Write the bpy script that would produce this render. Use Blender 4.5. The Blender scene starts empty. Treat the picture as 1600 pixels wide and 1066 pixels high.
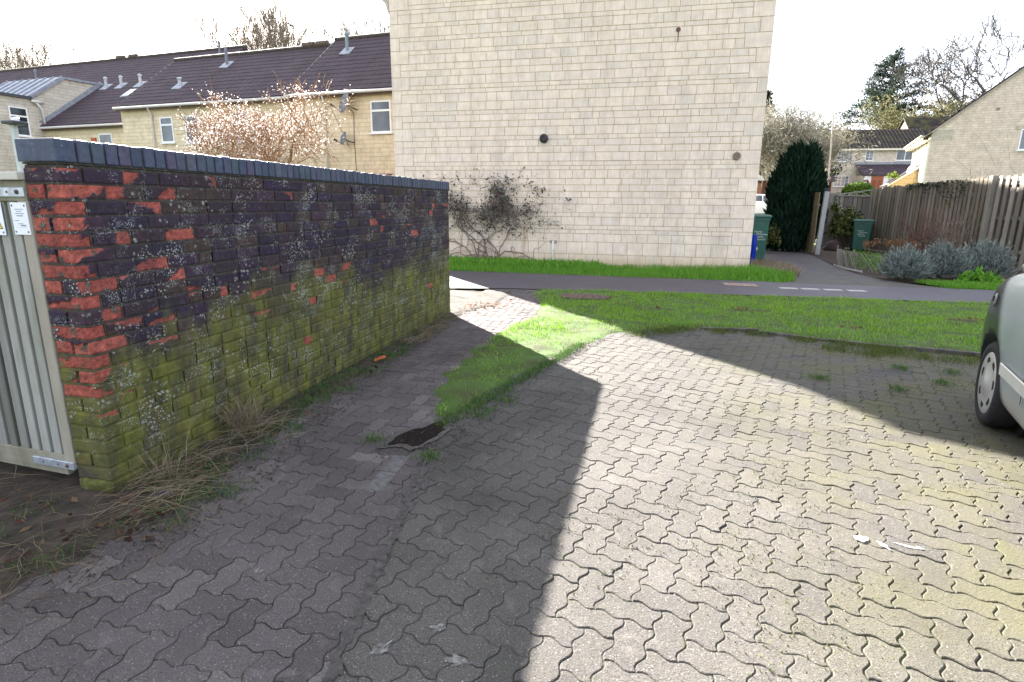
import bpy, bmesh, math, random
import numpy as np
from mathutils import Vector, Matrix
random.seed(7); rng = np.random.default_rng(7)
sc = bpy.context.scene
C = sc.collection
R = math.radians

# ------------------------------------------------------------------ camera, sky, sun, exposure
# world frame: x along the stone gable wall, y away from the viewer, z up; metres
cam = bpy.data.cameras.new('camera'); camo = bpy.data.objects.new('camera', cam); C.objects.link(camo)
cam.sensor_width = 36.0; cam.lens = 20.25; cam.clip_start = 0.05; cam.clip_end = 3000
camo.matrix_world = Matrix(((0.973418,-0.060921,0.220783,-2.3067),(0.228885,0.224030,-0.947324,-14.3196),(0.008250,0.972676,0.232019,1.5),(0,0,0,1)))
sc.camera = camo

SUN_EL, SUN_AZ = 26.2, 40.3          # azimuth from +y towards -x
w = bpy.data.worlds.new('World'); sc.world = w; w.use_nodes = True
nt = w.node_tree; bg = nt.nodes['Background']
sky = nt.nodes.new('ShaderNodeTexSky'); sky.sky_type = 'NISHITA'; sky.sun_disc = False
sky.sun_elevation = R(SUN_EL); sky.sun_rotation = R(-SUN_AZ); sky.air_density = 1.0; sky.dust_density = 1.5; sky.ozone_density = 1.5
tc = nt.nodes.new('ShaderNodeTexCoord'); mp = nt.nodes.new('ShaderNodeMapping'); mp.inputs['Scale'].default_value = (1,1,2.2)
nz = nt.nodes.new('ShaderNodeTexNoise'); nz.inputs['Scale'].default_value = 2.4; nz.inputs['Detail'].default_value = 7; nz.inputs['Roughness'].default_value = .55
cr = nt.nodes.new('ShaderNodeValToRGB'); cr.color_ramp.elements[0].position = .36; cr.color_ramp.elements[1].position = .55
mx = nt.nodes.new('ShaderNodeMix'); mx.data_type = 'RGBA'
mx.inputs['B'].default_value = (4.6,4.75,5.15,1)       # white cloud, same units as the sky
nt.links.new(tc.outputs['Generated'], mp.inputs['Vector']); nt.links.new(mp.outputs['Vector'], nz.inputs['Vector'])
nt.links.new(nz.outputs['Fac'], cr.inputs['Fac']); nt.links.new(cr.outputs['Color'], mx.inputs['Factor'])
nt.links.new(sky.outputs['Color'], mx.inputs['A']); nt.links.new(mx.outputs['Result'], bg.inputs['Color'])
bg.inputs['Strength'].default_value = 0.055
sl = bpy.data.lights.new('sun', 'SUN'); sl.energy = 5.0; sl.angle = R(.5); sl.color = (1.0,.945,.87)
so = bpy.data.objects.new('sun', sl); C.objects.link(so)
_sd = Vector((-math.sin(R(SUN_AZ))*math.cos(R(SUN_EL)), math.cos(R(SUN_AZ))*math.cos(R(SUN_EL)), math.sin(R(SUN_EL))))
so.rotation_euler = _sd.to_track_quat('Z', 'Y').to_euler(); so.location = (-8,10,20)
vs = sc.view_settings; vs.view_transform = 'Standard'; vs.look = 'None'; vs.gamma = 1; vs.use_curve_mapping = False
vs.exposure = 3.1
sc.cycles.max_bounces = 6; sc.cycles.use_denoising = True

# ------------------------------------------------------------------ helpers
def link(o): C.objects.link(o); return o
def thing(name, label, cat, loc=(0,0,0), rz=0, group=None):
    o = link(bpy.data.objects.new(name, None)); o.location = loc; o.rotation_euler = (0,0,rz); o.empty_display_size = .2
    o['label'] = label; o['category'] = cat
    if group: o['group'] = group
    return o
def tag(o, label=None, cat=None, group=None, kind=None):
    if label: o['label'] = label
    if cat: o['category'] = cat
    if group: o['group'] = group
    if kind: o['kind'] = kind
    return o
def root_of(o):
    while o.parent: o = o.parent
    return o
class MB:
    """vertices and faces of ONE mesh"""
    def __init__(s): s.v = []; s.f = []; s.mi = []; s.m = 0; s.col = []; s.cc = None
    def add(s, vs, fs):
        b = len(s.v); s.v += [tuple(p) for p in vs]; s.f += [tuple(i+b for i in f) for f in fs]; s.mi += [s.m]*len(fs)
        if s.cc is not None: s.col += [s.cc]*len(vs)
    def box(s, x0,x1,y0,y1,z0,z1):
        s.add([(x0,y0,z0),(x1,y0,z0),(x1,y1,z0),(x0,y1,z0),(x0,y0,z1),(x1,y0,z1),(x1,y1,z1),(x0,y1,z1)],
              [(0,3,2,1),(4,5,6,7),(0,1,5,4),(1,2,6,5),(2,3,7,6),(3,0,4,7)])
    def bar(s, a, b, w, h, up=(0,0,1)):
        a = Vector(a); b = Vector(b); d = (b-a).normalized(); u = Vector(up)
        if abs(d.dot(u)) > .98: u = Vector((0,1,0))
        x = d.cross(u).normalized()*w/2; y = x.cross(d).normalized()*h/2
        s.add([a-x-y,a+x-y,a+x+y,a-x+y,b-x-y,b+x-y,b+x+y,b-x+y], [(0,3,2,1),(4,5,6,7),(0,1,5,4),(1,2,6,5),(2,3,7,6),(3,0,4,7)])
    def tube(s, pts, rad, n=8, cap=True):
        pts = [Vector(p) for p in pts]; k = len(pts)
        if not hasattr(rad, '__len__'): rad = [rad]*k
        vs = []; x = None
        for i,p in enumerate(pts):
            d = (pts[min(i+1,k-1)]-pts[max(i-1,0)])
            d = d.normalized() if d.length > 1e-9 else Vector((0,0,1))
            if x is None: x = d.orthogonal().normalized()
            else:
                x = x - d*x.dot(d); x = x.normalized() if x.length > 1e-6 else d.orthogonal().normalized()
            y = d.cross(x)
            for j in range(n):
                a = 2*math.pi*j/n; vs.append(p + (x*math.cos(a)+y*math.sin(a))*rad[i])
        fs = [(i*n+j, i*n+(j+1)%n, (i+1)*n+(j+1)%n, (i+1)*n+j) for i in range(k-1) for j in range(n)]
        if cap: fs += [tuple(range(n-1,-1,-1)), tuple((k-1)*n+j for j in range(n))]
        s.add(vs, fs)
    def lathe(s, prof, c=(0,0,0), axis=(0,0,1), n=16, a0=0, a1=2*math.pi):
        """prof: list of (radius, height along the axis)"""
        ax = Vector(axis).normalized(); x = ax.orthogonal().normalized(); y = ax.cross(x); c = Vector(c); vs = []
        for r,h in prof:
            for j in range(n):
                a = 2*math.pi*j/n; vs.append(c+ax*h+(x*math.cos(a)+y*math.sin(a))*r)
        k = len(prof); fs = [(i*n+j, i*n+(j+1)%n, (i+1)*n+(j+1)%n, (i+1)*n+j) for i in range(k-1) for j in range(n)]
        fs += [tuple(range(n-1,-1,-1)), tuple((k-1)*n+j for j in range(n))]
        s.add(vs, fs)
    def prism(s, poly, d):
        """poly: 3-D outline; d: extrusion vector"""
        n = len(poly); d = Vector(d); vs = [Vector(p) for p in poly]; vs += [p+d for p in vs]
        s.add(vs, [tuple(range(n-1,-1,-1)), tuple(range(n,2*n))] + [(i,(i+1)%n,(i+1)%n+n,i+n) for i in range(n)])
    def quad(s, a,b,c,d): s.add([a,b,c,d], [(0,1,2,3)])
    def ball(s, c, r, nu=10, nv=6):
        c = Vector(c); r = r if hasattr(r,'__len__') else (r,r,r); vs = []
        for i in range(nv+1):
            t = math.pi*i/nv
            for j in range(nu):
                a = 2*math.pi*j/nu; vs.append((c.x+r[0]*math.sin(t)*math.cos(a), c.y+r[1]*math.sin(t)*math.sin(a), c.z+r[2]*math.cos(t)))
        s.add(vs, [(i*nu+j, i*nu+(j+1)%nu, (i+1)*nu+(j+1)%nu, (i+1)*nu+j)[::-1] for i in range(nv) for j in range(nu)])
    def build(s, name, mats, parent=None, smooth=False, bevel=0, local=False, recalc=True, seg=1):
        me = bpy.data.meshes.new(name); me.from_pydata(s.v, [], s.f)
        return finish(me, name, mats, parent, smooth, bevel, local, recalc, s.mi, s.col, seg)
def world_mat(o):
    m = Matrix.Identity(4)
    while o is not None:
        m = (Matrix.Translation(o.location) @ o.rotation_euler.to_matrix().to_4x4()) @ m; o = o.parent
    return m
def finish(me, name, mats, parent, smooth=False, bevel=0, local=False, recalc=True, mi=None, col=None, seg=1):
    if not isinstance(mats, (list,tuple)): mats = [mats]
    for m in mats: me.materials.append(m)
    if mi and len(mats) > 1: me.polygons.foreach_set('material_index', mi)
    if col:
        a = me.color_attributes.new('bc', 'FLOAT_COLOR', 'POINT'); a.data.foreach_set('color', np.array([list(c)+[1] if len(c)==3 else c for c in col], dtype=np.float32).ravel())
    if recalc:
        bm = bmesh.new(); bm.from_mesh(me); bmesh.ops.recalc_face_normals(bm, faces=bm.faces); bm.to_mesh(me); bm.free()
    if smooth: me.polygons.foreach_set('use_smooth', [True]*len(me.polygons))
    o = link(bpy.data.objects.new(name, me))
    if parent is not None:
        o.parent = parent
        if not local: me.transform(world_mat(parent).inverted())
    if bevel:
        b = o.modifiers.new('bevel', 'BEVEL'); b.width = bevel; b.segments = seg; b.limit_method = 'ANGLE'; b.angle_limit = R(40)
    me.update()
    return o
def raw(name, verts, tris, mats, parent=None, smooth=False, n=3, local=False, mi=None, col=None):
    """a mesh straight from numpy arrays: verts (N,3), faces (M,n)"""
    me = bpy.data.meshes.new(name); verts = np.asarray(verts, dtype=np.float32); tris = np.asarray(tris, dtype=np.int32)
    me.vertices.add(len(verts)); me.vertices.foreach_set('co', verts.ravel())
    me.loops.add(tris.size); me.loops.foreach_set('vertex_index', tris.ravel())
    me.polygons.add(len(tris)); me.polygons.foreach_set('loop_start', np.arange(0, tris.size, n, dtype=np.int32))
    me.polygons.foreach_set('loop_total', np.full(len(tris), n, dtype=np.int32)); me.update(calc_edges=True); me.validate()
    return finish(me, name, mats, parent, smooth, 0, local, False, mi, col)
def copy_tree(o, parent=None):
    c = o.copy(); link(c); c.parent = parent
    for ch in list(o.children): copy_tree(ch, c)
    return c

# ------------------------------------------------------------------ materials
MATS = {}
class NB:
    def __init__(s, name):
        s.m = bpy.data.materials.new(name); s.m.use_nodes = True; s.t = s.m.node_tree; s.b = s.t.nodes['Principled BSDF']
        s.b.inputs['Specular IOR Level'].default_value = .3
    def n(s, typ, **kw):
        x = s.t.nodes.new(typ)
        for k,v in kw.items():
            if k in x.bl_rna.properties.keys() and k not in ('color',): setattr(x, k, v)
            else: x.inputs[k].default_value = v
        return x
    def l(s, a, b): s.t.links.new(a, b)
    def coord(s, kind='Object', scale=(1,1,1), loc=(0,0,0), rot=(0,0,0)):
        t = s.n('ShaderNodeTexCoord'); m = s.n('ShaderNodeMapping')
        m.inputs['Scale'].default_value = scale; m.inputs['Location'].default_value = loc; m.inputs['Rotation'].default_value = rot
        s.l(t.outputs[kind], m.inputs['Vector']); return m.outputs['Vector']
    def noise(s, vec, scale, detail=4, rough=.55, dist=0):
        x = s.n('ShaderNodeTexNoise'); x.inputs['Scale'].default_value = scale; x.inputs['Detail'].default_value = detail
        x.inputs['Roughness'].default_value = rough; x.inputs['Distortion'].default_value = dist; s.l(vec, x.inputs['Vector']); return x.outputs['Fac']
    def ramp(s, fac, stops):
        x = s.n('ShaderNodeValToRGB'); e = x.color_ramp.elements
        while len(e) < len(stops): e.new(.5)
        for k,(p,c) in enumerate(stops):
            e[k].position = p; e[k].color = (c,c,c,1) if not hasattr(c,'__len__') else tuple(c)+(1,)
        s.l(fac, x.inputs['Fac']); return x.outputs['Color']
    def mix(s, fac, a, b, mode='MIX'):
        x = s.n('ShaderNodeMix'); x.data_type = 'RGBA'; x.blend_type = mode
        for sock, val in (('Factor',fac),('A',a),('B',b)):
            i = x.inputs[sock] if sock=='Factor' else [q for q in x.inputs if q.name==sock and q.type=='RGBA'][0]
            if hasattr(val, 'links') or isinstance(val, bpy.types.NodeSocket): s.l(val, i)
            elif hasattr(val,'__len__'): i.default_value = tuple(val)+(1,)
            else: i.default_value = val if sock=='Factor' else (val,val,val,1)
        return [o for o in x.outputs if o.type=='RGBA'][0]
    def math(s, op, a, b=0, c=None):
        x = s.n('ShaderNodeMath'); x.operation = op
        for i,val in enumerate((a,b) if c is None else (a,b,c)):
            if isinstance(val, bpy.types.NodeSocket): s.l(val, x.inputs[i])
            else: x.inputs[i].default_value = val
        return x.outputs[0]
    def sep(s, vec):
        x = s.n('ShaderNodeSeparateXYZ'); s.l(vec, x.inputs[0]); return x.outputs
    def island(s): return s.n('ShaderNodeNewGeometry').outputs['Random Per Island']
    def bump(s, h, strength=.4, dist=.01, prev=None):
        x = s.n('ShaderNodeBump'); x.inputs['Strength'].default_value = strength; x.inputs['Distance'].default_value = dist
        s.l(h, x.inputs['Height'])
        if prev is not None: s.l(prev, x.inputs['Normal'])
        return x.outputs['Normal']
    def done(s, col=None, rough=None, nrm=None):
        for val, k in ((col,'Base Color'),(rough,'Roughness'),(nrm,'Normal')):
            if val is None: continue
            i = s.b.inputs[k]
            if isinstance(val, bpy.types.NodeSocket): s.l(val, i)
            elif hasattr(val,'__len__'): i.default_value = tuple(val)+(1,)
            else: i.default_value = val
        return s.m
def simple(name, col, rough=.6, var=.25, scale=8, island=0, bump=0, metal=0, spec=.3, stretch=(1,1,1), bscale=60):
    """base colour with noise, optional colour change from piece to piece, optional bump"""
    if name in MATS: return MATS[name]
    b = NB(name); v = b.coord(scale=stretch); n = b.noise(v, scale)
    lo = tuple(c*(1-var) for c in col); hi = tuple(min(1,c*(1+var)) for c in col)
    c = b.ramp(n, [(.3,lo),(.7,hi)])
    if island:
        c = b.mix(island, c, b.ramp(b.island(), [(0,tuple(x*.45 for x in col)),(.5,col),(1,tuple(min(1,x*1.6) for x in col))]))
    nrm = b.bump(b.noise(v, bscale), bump, .004) if bump else None
    b.b.inputs['Metallic'].default_value = metal; b.b.inputs['Specular IOR Level'].default_value = spec
    MATS[name] = b.done(c, rough, nrm); return MATS[name]
def leaf(name, c0, c1, rough=.55, trans=.25, c2=None):
    if name in MATS: return MATS[name]
    b = NB(name); b.b.inputs['Specular IOR Level'].default_value = .05; stops = [(0,c0),(1,c1)] if c2 is None else [(0,c0),(.5,c1),(1,c2)]
    c = b.ramp(b.island(), stops); b.done(c, rough)
    if trans:
        t = b.n('ShaderNodeBsdfTranslucent'); b.l(c, t.inputs['Color']); m = b.n('ShaderNodeMixShader'); m.inputs[0].default_value = trans
        b.l(b.b.outputs[0], m.inputs[1]); b.l(t.outputs[0], m.inputs[2]); out = [n for n in b.t.nodes if n.type=='OUTPUT_MATERIAL'][0]; b.l(m.outputs[0], out.inputs['Surface'])
    MATS[name] = b.m; return b.m

def smooth(e0, e1, x):
    t = np.clip((x-e0)/(e1-e0), 0, 1); return t*t*(3-2*t)

def rough_edge(poly, step=.07, amp=.035, seed=0):
    r_ = np.random.default_rng(seed); out = []
    for a, c in zip(poly, poly[1:]+poly[:1]):
        a = np.array(a); c = np.array(c); n = max(1,int(np.linalg.norm(c-a)/step)) if np.linalg.norm(c-a) < 2.2 else 1
        for k in range(n): p = a+(c-a)*k/n+(r_.normal(0,amp,2) if n > 1 else 0); out.append((float(p[0]),float(p[1])))
    return out
# ------------------------------------------------------------------ ground, path, paving
def ground_z(x, y): return 2.3*smooth(12, 42, np.asarray(y, float)) - .05

b = NB('ground_soil'); v = b.coord(); n = b.noise(v, 1.2, 6); c = b.ramp(n, [(.35,(.035,.05,.016)),(.6,(.06,.085,.022))])
M_GROUND = b.done(c, .9, b.bump(b.noise(v, 30), .5, .03))
xs = np.concatenate([[-900,-400,-200,-120], np.arange(-80,81,4), [120,200,400,900]]); ys = np.concatenate([[-300,-100,-50], np.arange(-32,100,4), [150,250,450,900]])
X, Y = np.meshgrid(xs, ys); Z = ground_z(X, Y); nx, ny = len(xs), len(ys)
q = np.array([(j*nx+i, j*nx+i+1, (j+1)*nx+i+1, (j+1)*nx+i) for j in range(ny-1) for i in range(nx-1)])
tag(raw('ground', np.stack([X,Y,Z],-1).reshape(-1,3), q, M_GROUND, n=4), kind='structure')

# --- block pavers: zig-zag sided pavers laid herringbone
CELL = .1125
def paver_outline():
    """outline of a two-cell paver, unit cells, corners on the grid, every cell edge the same zig-zag"""
    ts = [0,.17,.33,.67,.83]; of = [0,.085,.085,-.085,-.085]; pts = []
    def edge(p, d, nrm, rev):
        seq = list(zip(ts, of))
        if rev: seq = [(0,0)] + [(1-t, o) for t,o in reversed(seq[1:])]
        for t,o in seq: pts.append((p[0]+d[0]*t+nrm[0]*o, p[1]+d[1]*t+nrm[1]*o))
    edge((0,0),(1,0),(0,1),0); edge((1,0),(1,0),(0,1),0)
    edge((2,0),(0,1),(-1,0),0)
    edge((2,1),(-1,0),(0,1),1); edge((1,1),(-1,0),(0,1),1)
    edge((0,1),(0,-1),(-1,0),1)
    return np.array(pts)
OUT = paver_outline()
def inset(poly, d):
    p = poly; a = np.roll(p,1,0); c = np.roll(p,-1,0)
    e1 = p-a; e2 = c-p
    n1 = np.stack([-e1[:,1],e1[:,0]],1)/np.linalg.norm(e1,axis=1)[:,None]; n2 = np.stack([-e2[:,1],e2[:,0]],1)/np.linalg.norm(e2,axis=1)[:,None]
    m = n1+n2; m /= np.linalg.norm(m,axis=1)[:,None]; k = d/np.maximum((m*n1).sum(1), .5)
    return p + m*k[:,None]
def clip_poly(P, n, c):
    """keep the part of polygon P where n.p >= c"""
    out = []; k = len(P); dd = P@n - c
    for i in range(k):
        j = (i+1)%k
        if dd[i] >= 0: out.append(P[i])
        if (dd[i] >= 0) != (dd[j] >= 0): t = dd[i]/(dd[i]-dd[j]); out.append(P[i]+(P[j]-P[i])*t)
    return np.array(out) if len(out) > 2 else None
# edge of the parking bay: two straight runs; the kerb closes it at the far end
def half(p, ang):
    d = np.array([math.cos(R(ang)), math.sin(R(ang))]); n = np.array([d[1],-d[0]]); return n, n@np.array(p)
L1 = half((-3.54,-10.63), 77); L2 = half((-3.60,-10.9), 100.5); K1 = half((-1.58,-7.02), -17)
def bay_side(c): return min(c@L1[0]-L1[1], c@L2[0]-L2[1])
def pavers(name, ang, bounds, keep, clips, mat, wav=.010, drop=None):
    ca, sa = math.cos(R(ang)), math.sin(R(ang)); Rm = np.array([[ca,-sa],[sa,ca]])
    x0,x1,y0,y1 = bounds; r = max(x1-x0, y1-y0)/CELL*.75; o = np.array([(x0+x1)/2,(y0+y1)/2])
    V, F = [], []; nv = 0; r = int(r)
    for i in range(-r, r):
        for j in range(-r, r):
            m = (i-j)%4
            if m not in (0,3): continue
            cc = o + Rm@(np.array([i+1,j+.5]) if m==0 else np.array([i+.5,j+1]))*CELL
            if not (x0<=cc[0]<=x1 and y0<=cc[1]<=y1) or not keep(cc): continue
            P = OUT.copy() if m==0 else np.stack([1-OUT[:,1], OUT[:,0]],1)
            P = (o + ((P+np.array([i,j]))*CELL)@Rm.T)
            bad = False
            for n,c in clips(cc):
                if (P@n - c).min() < .002:
                    P = clip_poly(P, n, c+.001)
                    if P is None: bad = True; break
            if bad or len(P) < 4: continue
            g_ = .0013+max(0,rng.normal(.0004,.0009)); a = inset(P, g_); t = inset(P, g_+.0036)
            k = len(P); dz = .0015*math.sin(cc[0]*1.1+.6)*math.sin(cc[1]*.9) + max(-.002,rng.normal(0,.0012)); tx, ty = rng.normal(0,.009,2)
            if drop: dz += drop(cc)
            def zz(Q, z): return np.column_stack([Q, z+dz+(Q[:,0]-cc[0])*tx+(Q[:,1]-cc[1])*ty])
            V += [zz(t,0), zz(a,-.0026), zz(a,-.035)]
            F.append(list(range(nv,nv+k)))
            for q in range(2):
                b0 = nv+q*k
                F += [[b0+(u+1)%k, b0+u, b0+k+u, b0+k+(u+1)%k] for u in range(k)]
            nv += 3*k
    me = bpy.data.meshes.new(name); me.from_pydata(np.concatenate(V).tolist(), [], F)
    o_ = finish(me, name, mat, None, recalc=False); return tag(o_, kind='structure')
def paver_mat(name, cols, algae, tint=(1,1,1)):
    b = NB(name); v = b.coord(); isl = b.island()
    c = b.ramp(isl, [(0,cols[0]),(.35,cols[1]),(.7,cols[2]),(.93,cols[3]),(1,cols[4])])
    c = b.mix(.42, c, b.ramp(b.noise(v, 2.2, 6, .65), [(.3,tuple(x*.72 for x in cols[1])),(.7,tuple(x*1.3 for x in cols[1]))]), 'MIX')
    spk = b.noise(v, 170, 3, .6)                                    # aggregate
    c = b.mix(1, c, b.ramp(spk, [(.33,.65),(.5,1.0),(.60,1.15),(.72,1.9)]), 'MULTIPLY')
    vo = b.n('ShaderNodeTexVoronoi'); vo.inputs['Scale'].default_value = 115; b.l(v, vo.inputs['Vector'])
    sel = b.ramp(b.sep(vo.outputs['Color'])[0], [(.80,0),(.84,1)]); dot = b.ramp(vo.outputs['Distance'], [(.22,1),(.34,0)])
    c = b.mix(b.math('MULTIPLY', b.math('MULTIPLY', sel, dot), .7), c, (.26,.24,.22))
    # pale worn blotches on some stones
    bl = b.ramp(b.noise(v, 5.5, 5, .6, .4), [(.60,0),(.74,.55)]); c = b.mix(bl, c, tuple(x*1.9 for x in cols[2]))
    # tyre dirt, old damp stains, a few mossy or tar-dark stones
    st = b.ramp(b.noise(v, .75, 6, .62, .5), [(.30,.62),(.48,1),(.70,1.14)]); c = b.mix(1, c, st, 'MULTIPLY')
    oil = b.ramp(b.noise(b.coord(loc=(3,9,0)), 1.9, 4, .55, .8), [(.66,0),(.74,.6)]); c = b.mix(oil, c, tuple(x*.45 for x in cols[1]))
    c = b.mix(b.math('MULTIPLY', b.ramp(b.noise(v, 9, 6, .75), [(.52,0),(.66,1)]), .3), c, (.075,.072,.045))
    xyz = b.sep(b.coord())
    if algae:                                                        # thin yellow-green film, heavier towards the right of the bay
        reg = b.math('SMOOTH_MIN', b.math('MULTIPLY_ADD', xyz[0], .65, 1.38), 1.0, .2)
        a = b.math('MULTIPLY', reg, b.ramp(b.noise(v, 1.7, 6, .62), [(.36,0),(.62,1)])); a = b.math('MULTIPLY', a, b.ramp(isl, [(0,.2),(.15,.75),(.8,1.0)]))
        a = b.math('MAXIMUM', b.math('MULTIPLY', a, algae), 0.0); c = b.mix(a, c, (.092,.088,.044))
    pit = b.ramp(b.noise(v, 130, 4, .7), [(.34,0),(.44,1)]); c = b.mix(b.math('MULTIPLY', b.math('SUBTRACT', 1.0, pit), .55), c, tuple(x*.5 for x in cols[1]))
    h = b.math('ADD', b.math('ADD', b.math('MULTIPLY', spk, .6), b.math('MULTIPLY', pit, .5)), b.math('MULTIPLY', b.noise(v, 45, 5, .7), .8))
    return b.done(c, .9, b.bump(h, .7, .006))
M_BAY = paver_mat('bay_paver', [(.064,.060,.056),(.078,.072,.066),(.084,.077,.070),(.091,.083,.076),(.070,.065,.062)], .95)
M_WALK = paver_mat('walk_paver', [(.052,.043,.044),(.080,.067,.068),(.092,.077,.077),(.112,.095,.092),(.150,.133,.125)], 0)
pavers('paving', -15, (-4.6,6.5,-16.5,-6.6), lambda c: bay_side(c) > -.12 and c@K1[0]-K1[1] > -.05,
       lambda c: [L1, L2] if bay_side(c) < .2 else [], M_BAY)
def neg(h): return (-h[0], -h[1])
pavers('footpath', 1.5, (-5.0,-2.6,-16.5,-4.1), lambda c: bay_side(c) < .12 and (c[1] < -4.15+.15*(c[0]+5)),
       lambda c: [neg(L1)] if c[1] > -10.75 else [neg(L2)], M_WALK)
# jointing sand with moss
b = NB('joint_sand'); v = b.coord(); n = b.noise(v, 3.2, 6, .65); xyz = b.sep(v)
g = b.math('MULTIPLY_ADD', xyz[0], .25, 1.0); g = b.math('MINIMUM', b.math('MAXIMUM', g, .35), 1.0); g = b.math('MULTIPLY', b.ramp(n, [(.42,0),(.56,1)]), g)
c = b.mix(g, b.ramp(b.noise(v, 40), [(.3,(.030,.027,.024)),(.7,(.065,.058,.05))]), b.ramp(b.noise(v, 25), [(.3,(.045,.062,.012)),(.7,(.095,.115,.025))]))
M_JOINT = b.done(c, .95, b.bump(b.noise(v, 90), .8, .01))
def sheet(name, poly, z, mat, kind='structure'):
    mb = MB(); mb.add([(x,y,z) for x,y in poly], [tuple(range(len(poly)))]); return tag(mb.build(name, mat, recalc=False), kind=kind)
sheet('joint_sand', [(-5.1,-17),(7,-17),(7,-6.6),(0,-6.6),(-2.4,-6.3),(-3.0,-4.1),(-5.1,-4.1)], -.0062, M_JOINT)
# straight edging setts between the walk and the bay
def setts(name, p0, ang, n, mat, w=.10, L=.2, skip=()):
    d = Vector((math.cos(R(ang)), math.sin(R(ang)),0)); s_ = Vector((-d.y,d.x,0)); mb = MB()
    for i in range(n):
        if i in skip: continue
        z = .004+rng.normal(0,.003); a = Vector((p0[0],p0[1],0))+d*(i*L+.004)+s_*rng.normal(0,.003)
        mb.bar(a+Vector((0,0,z-.03)), a+d*(L-.008)+Vector((0,0,z-.03+rng.normal(0,.003))), w-.008, .06)
    return tag(mb.build(name, mat, bevel=.004), kind='structure')
setts('edging', (-3.66,-10.86), 77, 13, M_WALK, .1, .2, (0,1,2,5,8)); setts('edging_row', (-3.66,-11.75), 93, 3, simple('sett_grey', (.098,.090,.091), .85, .3, 30, bump=.5), .11, .22, (2,))

# silt washed into the cut line where the two laying patterns meet
seam = [(-3.6+.182*t+.020, -10.9-.983*t) for t in np.linspace(-.3,3.4,9)]+[(-3.6+.182*t-.020, -10.9-.983*t) for t in np.linspace(3.4,-.3,9)]
sheet('silt', rough_edge(seam, .03, .012, 8), .0035, simple('silt', (.060,.054,.051), .95, .4, 30, bump=.7, bscale=120))
# --- tarmac path across the back
b = NB('tarmac'); v = b.coord(); c = b.ramp(b.noise(v, 1.6, 6, .6), [(.3,(.045,.036,.048)),(.7,(.066,.055,.068))])
c = b.mix(1, c, b.ramp(b.noise(v, 260, 2), [(.35,.6),(.5,1),(.66,1.7)]), 'MULTIPLY')
lg = b.ramp(b.noise(b.coord(scale=(.35,6,1)), 1.4, 3), [(.55,0),(.7,.35)]); c = b.mix(lg, c, (.10,.092,.092))
M_TAR = b.done(c, .62, b.bump(b.noise(v, 300, 2), .5, .004)); M_TAR.node_tree.nodes['Principled BSDF'].inputs['Specular IOR Level'].default_value = .45
def wavy(p, q, n=16, amp=.03, seed=0):
    r_ = np.random.default_rng(seed); t = np.linspace(0,1,n); o = np.convolve(r_.normal(0,amp,n+4), np.ones(5)/5, 'valid')
    return [(p[0]+(q[0]-p[0])*a, p[1]+(q[1]-p[1])*a+k) for a,k in zip(t,o)]
near = wavy((-14,-5.1),(-5.7,-4.55),8) + wavy((-4.6,-4.25),(-2.0,-4.02),12) + wavy((-1.5,-3.98),(9,-3.28),20)
far = wavy((9,-1.95),(.3,-1.95),14,.02,3) + wavy((0,-1.92),(-14,-1.95),20,.03,4)
sheet('tarmac_path', near+far, .013, M_TAR)
# side path between the gable and the garden bed
side = [(.35,-1.96),(3.35,-1.97),(2.85,-1.4),(2.5,-.75),(2.35,.3),(2.4,2.3),(2.7,5.5),(2.75,9),(2.6,16),(.6,16),(.5,4.9),(.8,2.5),(.95,.2),(.85,-.6),(.7,-1.4)]
b = NB('side_path'); v = b.coord(); xyz = b.sep(v); c = b.ramp(b.noise(v, 2.5, 6), [(.3,(.060,.054,.058)),(.7,(.10,.09,.09))])
c = b.mix(1, c, b.ramp(b.noise(v, 200, 2), [(.35,.6),(.5,1),(.66,1.6)]), 'MULTIPLY')
ms = b.math('MULTIPLY', b.ramp(b.noise(v, 5, 6, .7), [(.48,0),(.6,1)]), b.ramp(b.math('MULTIPLY_ADD', xyz[1], -.4, .1), [(.1,.05),(.6,.75)])); c = b.mix(ms, c, (.085,.088,.03))
M_SIDE = b.done(c, .8, b.bump(b.noise(v, 120, 3), .6, .006)); sheet('side_path', side, .008, M_SIDE)
# --- kerb along the lawn
M_KERB = simple('kerb_stone', (.085,.075,.065), .9, .5, 9, bump=.8)
mb = MB(); kp = [(-2.35,-7.12),(-1.62,-6.93),(-.93,-6.98),(-.25,-7.25),(.45,-7.44),(1.2,-7.62),(2.0,-7.85),(2.8,-8.1),(3.6,-8.35),(4.4,-8.6),(5.2,-8.85)]
for a,c_ in zip(kp[1:-1], kp[2:]):
    z0, z1 = .035+rng.normal(0,.012), .035+rng.normal(0,.012); A = Vector((*a,z0-.08)); Bq = Vector((*c_,z1-.08)); d = (Bq-A).normalized()*.008
    mb.bar(A+d, Bq-d, .055, .16)
tag(mb.build('kerb', M_KERB, bevel=.008, seg=2), kind='structure')

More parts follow.
